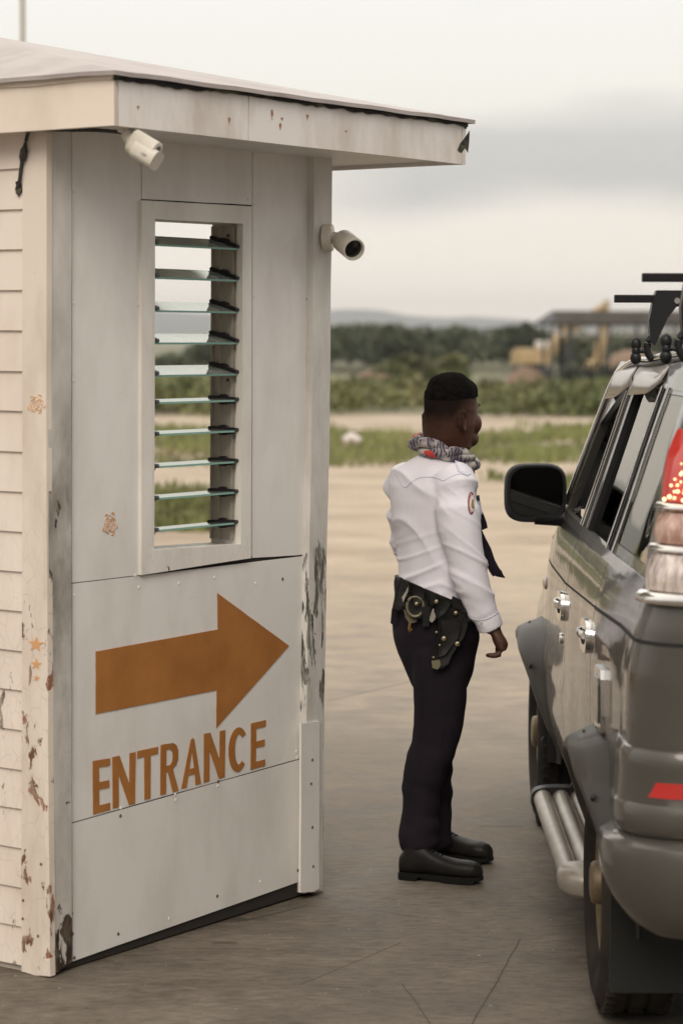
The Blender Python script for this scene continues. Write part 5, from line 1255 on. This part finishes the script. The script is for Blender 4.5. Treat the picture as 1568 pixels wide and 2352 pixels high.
for ph,rr_ in ((0,.0215),(math.pi,.0205),(2.0,.016)):
    P=[];m_=len(sp_)
    for i,p in enumerate(sp_):
        a=2*math.pi*i/m_*2.0+ph; p=Vector(p); o_=(p-cen); o_.z=0; o_.normalize(); P.append(p+o_*.013*math.cos(a)+ZU*(.017*math.sin(a))+Vector(noise.noise_vector(p*30))*.003)
    tube(bm,P,[rr_*(1+.15*noise.noise((i*.25,ph,0))) for i in range(m_)],12,closed=True,flat=.8)
tube(bm,[md(1073,1062,0),md(1080,1078,.01),md(1083,1092,.01),md(1080,1100,.01)],[.016,.017,.012,.004],10)
tube(bm,[md(962,1022,.0),md(950,1024,.0),md(945,1026,.0)],[.012,.009,.005],8)
for v in bm.verts: v.co+=Vector(noise.noise_vector(v.co*36))*.0038
obj('scarf',bm,scm,guard,smooth=80)
# ---- trousers
trm=cloth('trouser_cloth',(.012,.009,.013),(.020,.015,.021),.9,.22,9)
bm=BM(); TL=-.052
loft(bm,[ring(999,1362,.150,.127,0,tilt=-.045,tl=-.032),ring(999,1385,.156,.132,0,tilt=-.045,tl=-.030),ring(999,1420,.164,.136,tilt=-.02,tl=-.015),ring(1000,1460,.168,.136),ring(1002,1505,.150,.125),ring(1008,1540,.125,.11),ring(1010,1580,.095,.09)],34)
def leg(A): tube(bm,[md(x,y,d) for x,y,d,_ in A],[r_ for *_,r_ in A],24)
leg([(1006,1490,-.065,.092),(1010,1550,-.070,.093),(1010,1610,-.072,.089),(1006,1670,-.075,.083),(996,1715,-.078,.078),(980,1750,-.08,.0745),(968,1800,-.08,.068),(965,1850,-.08,.063),(964,1888,-.08,.0615),(961,1903,-.08,.069),(960,1922,-.08,.068),(961,1945,-.08,.063),(963,1952,-.08,.060)])
leg([(1002,1490,.075,.085),(1006,1560,.09,.082),(1008,1640,.11,.074),(1004,1700,.12,.066),(1000,1760,.13,.058),(1000,1800,.14,.056),(1001,1840,.15,.056),(1000,1880,.155,.057),(998,1905,.16,.058),(1000,1935,.165,.058),(1002,1948,.165,.055)])
bm=fuse(bm,.0085,6); bm.normal_update()
for v in bm.verts:
    q=v.co-guard.location; n_=v.normal; low=max(0,min(1,(.55-q.z)/.3)); hip=max(0,min(1,(q.z-.62)/.15))
    v.co+=n_*(.004*noise.noise((q.x*10,q.y*10,q.z*16))+.0045*low*math.sin(q.z*80+q.x*20+2*noise.noise((q.x*8,q.y*8,q.z*5)))*max(0,.5+noise.noise((q.x*6,q.y*6,q.z*12)))+.003*hip*math.sin(q.x*50+q.z*40))
tr_bvh=BVHTree.FromBMesh(bm); trousers=obj('trousers',bm,trm,guard,smooth=180)
# side seam and pocket edge
seam([(1050,1440),(1035,1500),(1030,1580),(1022,1660),(1010,1720)],tr_bvh,.0012,trm,trousers,'side_seam')
# ---- shoes
shoem=newmat('shoe_leather',(.008,.0075,.007),.5,0,Specular_IOR_Level=.22); var(shoem,(.006,.0055,.005),(.012,.010,.009),12,bump=.2,bscale=60); solem=newmat('shoe_sole',(.006,.006,.005),.85,Specular_IOR_Level=.2)
def shoe(hp_,tp_):
    d=(tp_-hp_); ln=d.length; d.normalize(); sdv=d.cross(ZU)
    def P(s_,z): return hp_+d*(s_*ln)+ZU*z
    bm=BM(); prof=[(.02,.016,.050,0,0),(.05,.028,.062,0,0),(.14,.033,.085,0,0),(.25,.034,.100,0,0),(.33,.034,.094,0,0),(.42,.035,.074,0,0),(.55,.038,.058,0,0),(.70,.044,.050,0,0),(.83,.044,.049,0,0),(.92,.036,.043,0,0),(.975,.022,.031,0,0),(.995,.008,.018,0,0)]
    rs=[]
    for s_,wd,h_,_,_ in prof: rs.append((P(s_,.022+h_/2),sdv*wd,ZU*(h_/2+.004)))
    loft(bm,rs,20,ex=.8)
    loft(bm,[(P(.20,.07),sdv*.034,d*.042),(P(.20,.11),sdv*.032,d*.040),(P(.20,.15),sdv*.032,d*.038)],18)
    up=obj('shoe',fuse(bm,.005,5),shoem,guard,smooth=180)
    bm=BM(); 
    def out(sc,s0,s1):
        pts=[]; S_=[p for p in prof if s0<=p[0]<=s1]
        for p in S_: pts.append((p[0],p[1]+.003*sc))
        return pts
    for s0,s1,z0,z1 in ((0,1,.013,.024),(0,.29,0.0,.0135),(.47,.93,.003,.0135)):
        o_=out(1,s0,s1); f=[P(a,z1)+sdv*w_ for a,w_ in o_]+[P(a,z1)-sdv*w_ for a,w_ in o_[::-1]]; poly_prism(bm,f,[q-ZU*(z1-z0) for q in f])
    obj('sole',bm,solem,up)
    bm=BM()
    for k in range(4): s_=.38+.045*k; zt_=.022+np.interp(s_,[p[0] for p in prof],[p[2] for p in prof])+.004; tube(bm,[P(s_,zt_-.006)-sdv*.018,P(s_+.005,zt_),P(s_,zt_-.006)+sdv*.018],.0028,6)
    obj('laces',bm,solem,up)
h_=gp(913,2016); t_=gp(1109,2030); h_.z=t_.z=0; shoe(h_,t_)
h_=gp(975,1966); t_=gp(1130,1986); h_.z=t_.z=0; shoe(h_+(h_-t_)*.12,t_)
# ---- duty belt with its gear
blm=newmat('belt_leather',(.006,.006,.005),.55,Specular_IOR_Level=.3); var(blm,(.004,.004,.0035),(.009,.008,.007),14,bump=.15,bscale=90); brass=newmat('brass_stud',(.34,.29,.19),.35,.8); steel=newmat('bright_steel',(.55,.53,.48),.25,.9); olive=newmat('worn_metal',(.20,.18,.12),.45,.5)
bm=BM(); n=44; rows=[]
cb_=md(1002,1377); 
for i in range(n):
    t=2*math.pi*i/n; d=LR*math.cos(t)*.156+FW*math.sin(t)*.124; o_=d.normalized(); z_=-.030*math.cos(t)-.045*math.sin(t)
    r=[cb_+d+ZU*(z_+.027),cb_+d+o_*.006+ZU*(z_+.025),cb_+d*1.0+o_*.008+ZU*(z_-.025),cb_+d+ZU*(z_-.027),cb_+d-o_*.004+ZU*z_]
    rows.append([bm.verts.new(p) for p in r])
for i in range(n):
    a,c=rows[i],rows[(i+1)%n]
    for j in range(5): bm.faces.new((a[j],c[j],c[(j+1)%5],a[(j+1)%5]))
belt=obj('belt',bm,blm,guard,smooth=40)
def front(px,py): # a point on the camera side of the hips
    h_=hit(px,py,tr_bvh,0); return h_[0] if h_ else md(px,py,-.12)
def slab(name,pts,dy0,th,mat,par,k=4,jit=0):
    """leather piece lying against the hip, outline in pixels"""
    bm=BM(); c=front(sum(p[0] for p in pts)/len(pts),sum(p[1] for p in pts)/len(pts)); Yb=c.y-dy0
    f=[at(x,y,Yb-th) for x,y in pts]; b_=[at(x,y,Yb) for x,y in pts]; poly_prism(bm,f,b_)
    bmesh.ops.remove_doubles(bm,verts=bm.verts[:],dist=.0001)
    es=[e for e in bm.edges if len(e.link_faces)==2 and e.calc_face_angle(0)>.6 and abs((e.verts[0].co-e.verts[1].co).y)<.2*(e.calc_length()+1e-6) and min(e.verts[0].co.y,e.verts[1].co.y)<Yb-th*.6]
    try: bmesh.ops.bevel(bm,geom=es,offset=min(.004,th*.4),segments=2,affect='EDGES',profile=.5)
    except Exception: pass
    o=obj(name,bm,mat,par,smooth=40); return o,Yb-th
def stud(px,py,Y,rad,mat,par,name='stud'):
    bm=BM(); lathe(bm,[(0,rad),(.002,rad*.95),(.0035,rad*.6),(.004,.0002)],at(px,py,Y+.0005),(0,-1,0),14); obj(name,bm,mat,par,smooth=60)
hol,Yh=slab('holster',[(1006,1402),(1030,1396),(1056,1400),(1070,1412),(1074,1436),(1066,1462),(1050,1486),(1036,1508),(1030,1526),(1012,1534),(996,1528),(986,1512),(988,1492),(999,1470),(1004,1440)],-.005,.034,blm,belt)
slab('front_panel',[(1014,1428),(1046,1424),(1060,1438),(1052,1466),(1034,1488),(1022,1506),(1006,1508),(1004,1484),(1012,1456)],.028,.009,blm,hol)
slab('grip',[(1040,1372),(1062,1380),(1078,1398),(1084,1424),(1072,1430),(1060,1412),(1044,1400),(1034,1386)],.020,.026,blackgl,hol)
slab('rim_welt',[(986,1512),(988,1492),(996,1476),(1000,1480),(993,1496),(992,1512),(1000,1524),(1014,1529),(1012,1534),(996,1528)],.028,.007,blm,hol)
slab('magazine_pouch',[(970,1396),(986,1396),(988,1420),(984,1438),(972,1438),(968,1420)],.004,.022,blm,belt)
slab('strap',[(1000,1380),(1012,1374),(1030,1376),(1036,1386),(1020,1412),(1004,1418),(996,1404)],.030,.010,blm,hol); 
s2,Y2=slab('strap',[(1012,1436),(1030,1432),(1052,1412),(1066,1398),(1076,1404),(1056,1432),(1034,1452),(1012,1458)],.030,.008,blm,hol)
for px,py,r_ in ((1001.6,1382,.0075),(1046,1408,.0075),(1002,1452,.0045),(1019,1467,.009),(1049.5,1479,.009),(1009,1482,.0045),(995,1510,.0045)): stud(px,py,Yh-.010,r_,brass,hol)
o_,Yt=slab('tip',[(992,1519),(1008,1517),(1013,1528),(1004,1536),(994,1533)],.030,.006,olive,hol)
o_,Yb1=slab('steel_clip',[(987,1413),(994,1400),(1001,1399),(1003,1408),(998,1424),(991,1428),(987,1424)],.030,.006,steel,hol)
# round handcuff pouch with its metal ring
pch,Yp=slab('cuff_pouch',ell(956,1390,27,32,22),.012,.024,blm,belt)
bm=BM(); tube(bm,[at(953+19*math.cos(a),1393+23*math.sin(a),Yp-.003) for a in [i/30*6.283 for i in range(30)]],.0055,8,closed=True); obj('ring',bm,olive,pch,smooth=60)
slab('flap',[(944,1352),(958,1346),(974,1352),(974,1372),(964,1388),(952,1388),(944,1372)],.040,.008,blm,pch); stud(956,1387,Yp-.020,.007,brass,pch)
slab('plate',[(928,1402),(940,1412),(958,1420),(956,1430),(940,1430),(930,1418)],.034,.006,olive,pch)
bm=BM(); tube(bm,[at(942,1430,Yp),at(940,1444,Yp),at(941,1452,Yp)],[.004,.006,.002],8); tube(bm,[at(938,1433,Yp),at(945,1448,Yp)],.003,6); obj('keys',bm,newmat('key_brass',(.40,.22,.08),.35,.9),pch,smooth=60)
# silver cuffs and black case at the back
cs,Yc=slab('case',[(905,1392),(912,1352),(922,1330),(936,1342),(944,1352),(940,1376),(930,1392),(914,1400)],.0,.030,blm,belt)
for pts in ([(905,1370),(911,1352),(919,1340),(928,1338),(930,1346),(920,1360),(912,1378),(907,1384)],[(924,1372),(930,1358),(936,1350),(938,1356),(932,1370),(926,1380)],[(910,1384),(916,1380),(924,1388),(918,1396),(912,1394)]): slab('cuff_metal',pts,.030,.006,steel,cs)
slab('pocket_case',[(899,1400),(905,1392),(915,1394),(916,1420),(908,1434),(899,1430)],-.002,.024,trm,belt)
slab('loop',[(990,1366),(1002,1366),(1004,1386),(992,1388)],.012,.010,blm,belt); slab('loop',[(1030,1382),(1058,1388),(1060,1402),(1034,1400)],.016,.006,blm,belt)
stud(1046,1406,front(1046,1406).y-.03,.006,steel,belt)

# ================================================================== HAZE over the land
bm=BM(); box(bm,(0,3050,48),14000,6300,104)
hzm=bpy.data.materials.new('haze_air'); hzm.use_nodes=True; nt=hzm.node_tree; nt.nodes.clear(); out=nn(nt,'ShaderNodeOutputMaterial'); pv=nn(nt,'ShaderNodeVolumePrincipled'); pv.inputs['Color'].default_value=(.90,.93,.97,1); pv.inputs['Density'].default_value=.00018
L(nt,pv.outputs[0],out.inputs['Volume']); o=obj('haze',bm,hzm); o['kind']='stuff'; tag(o,'pale air fading the far hills','haze',kind='stuff')
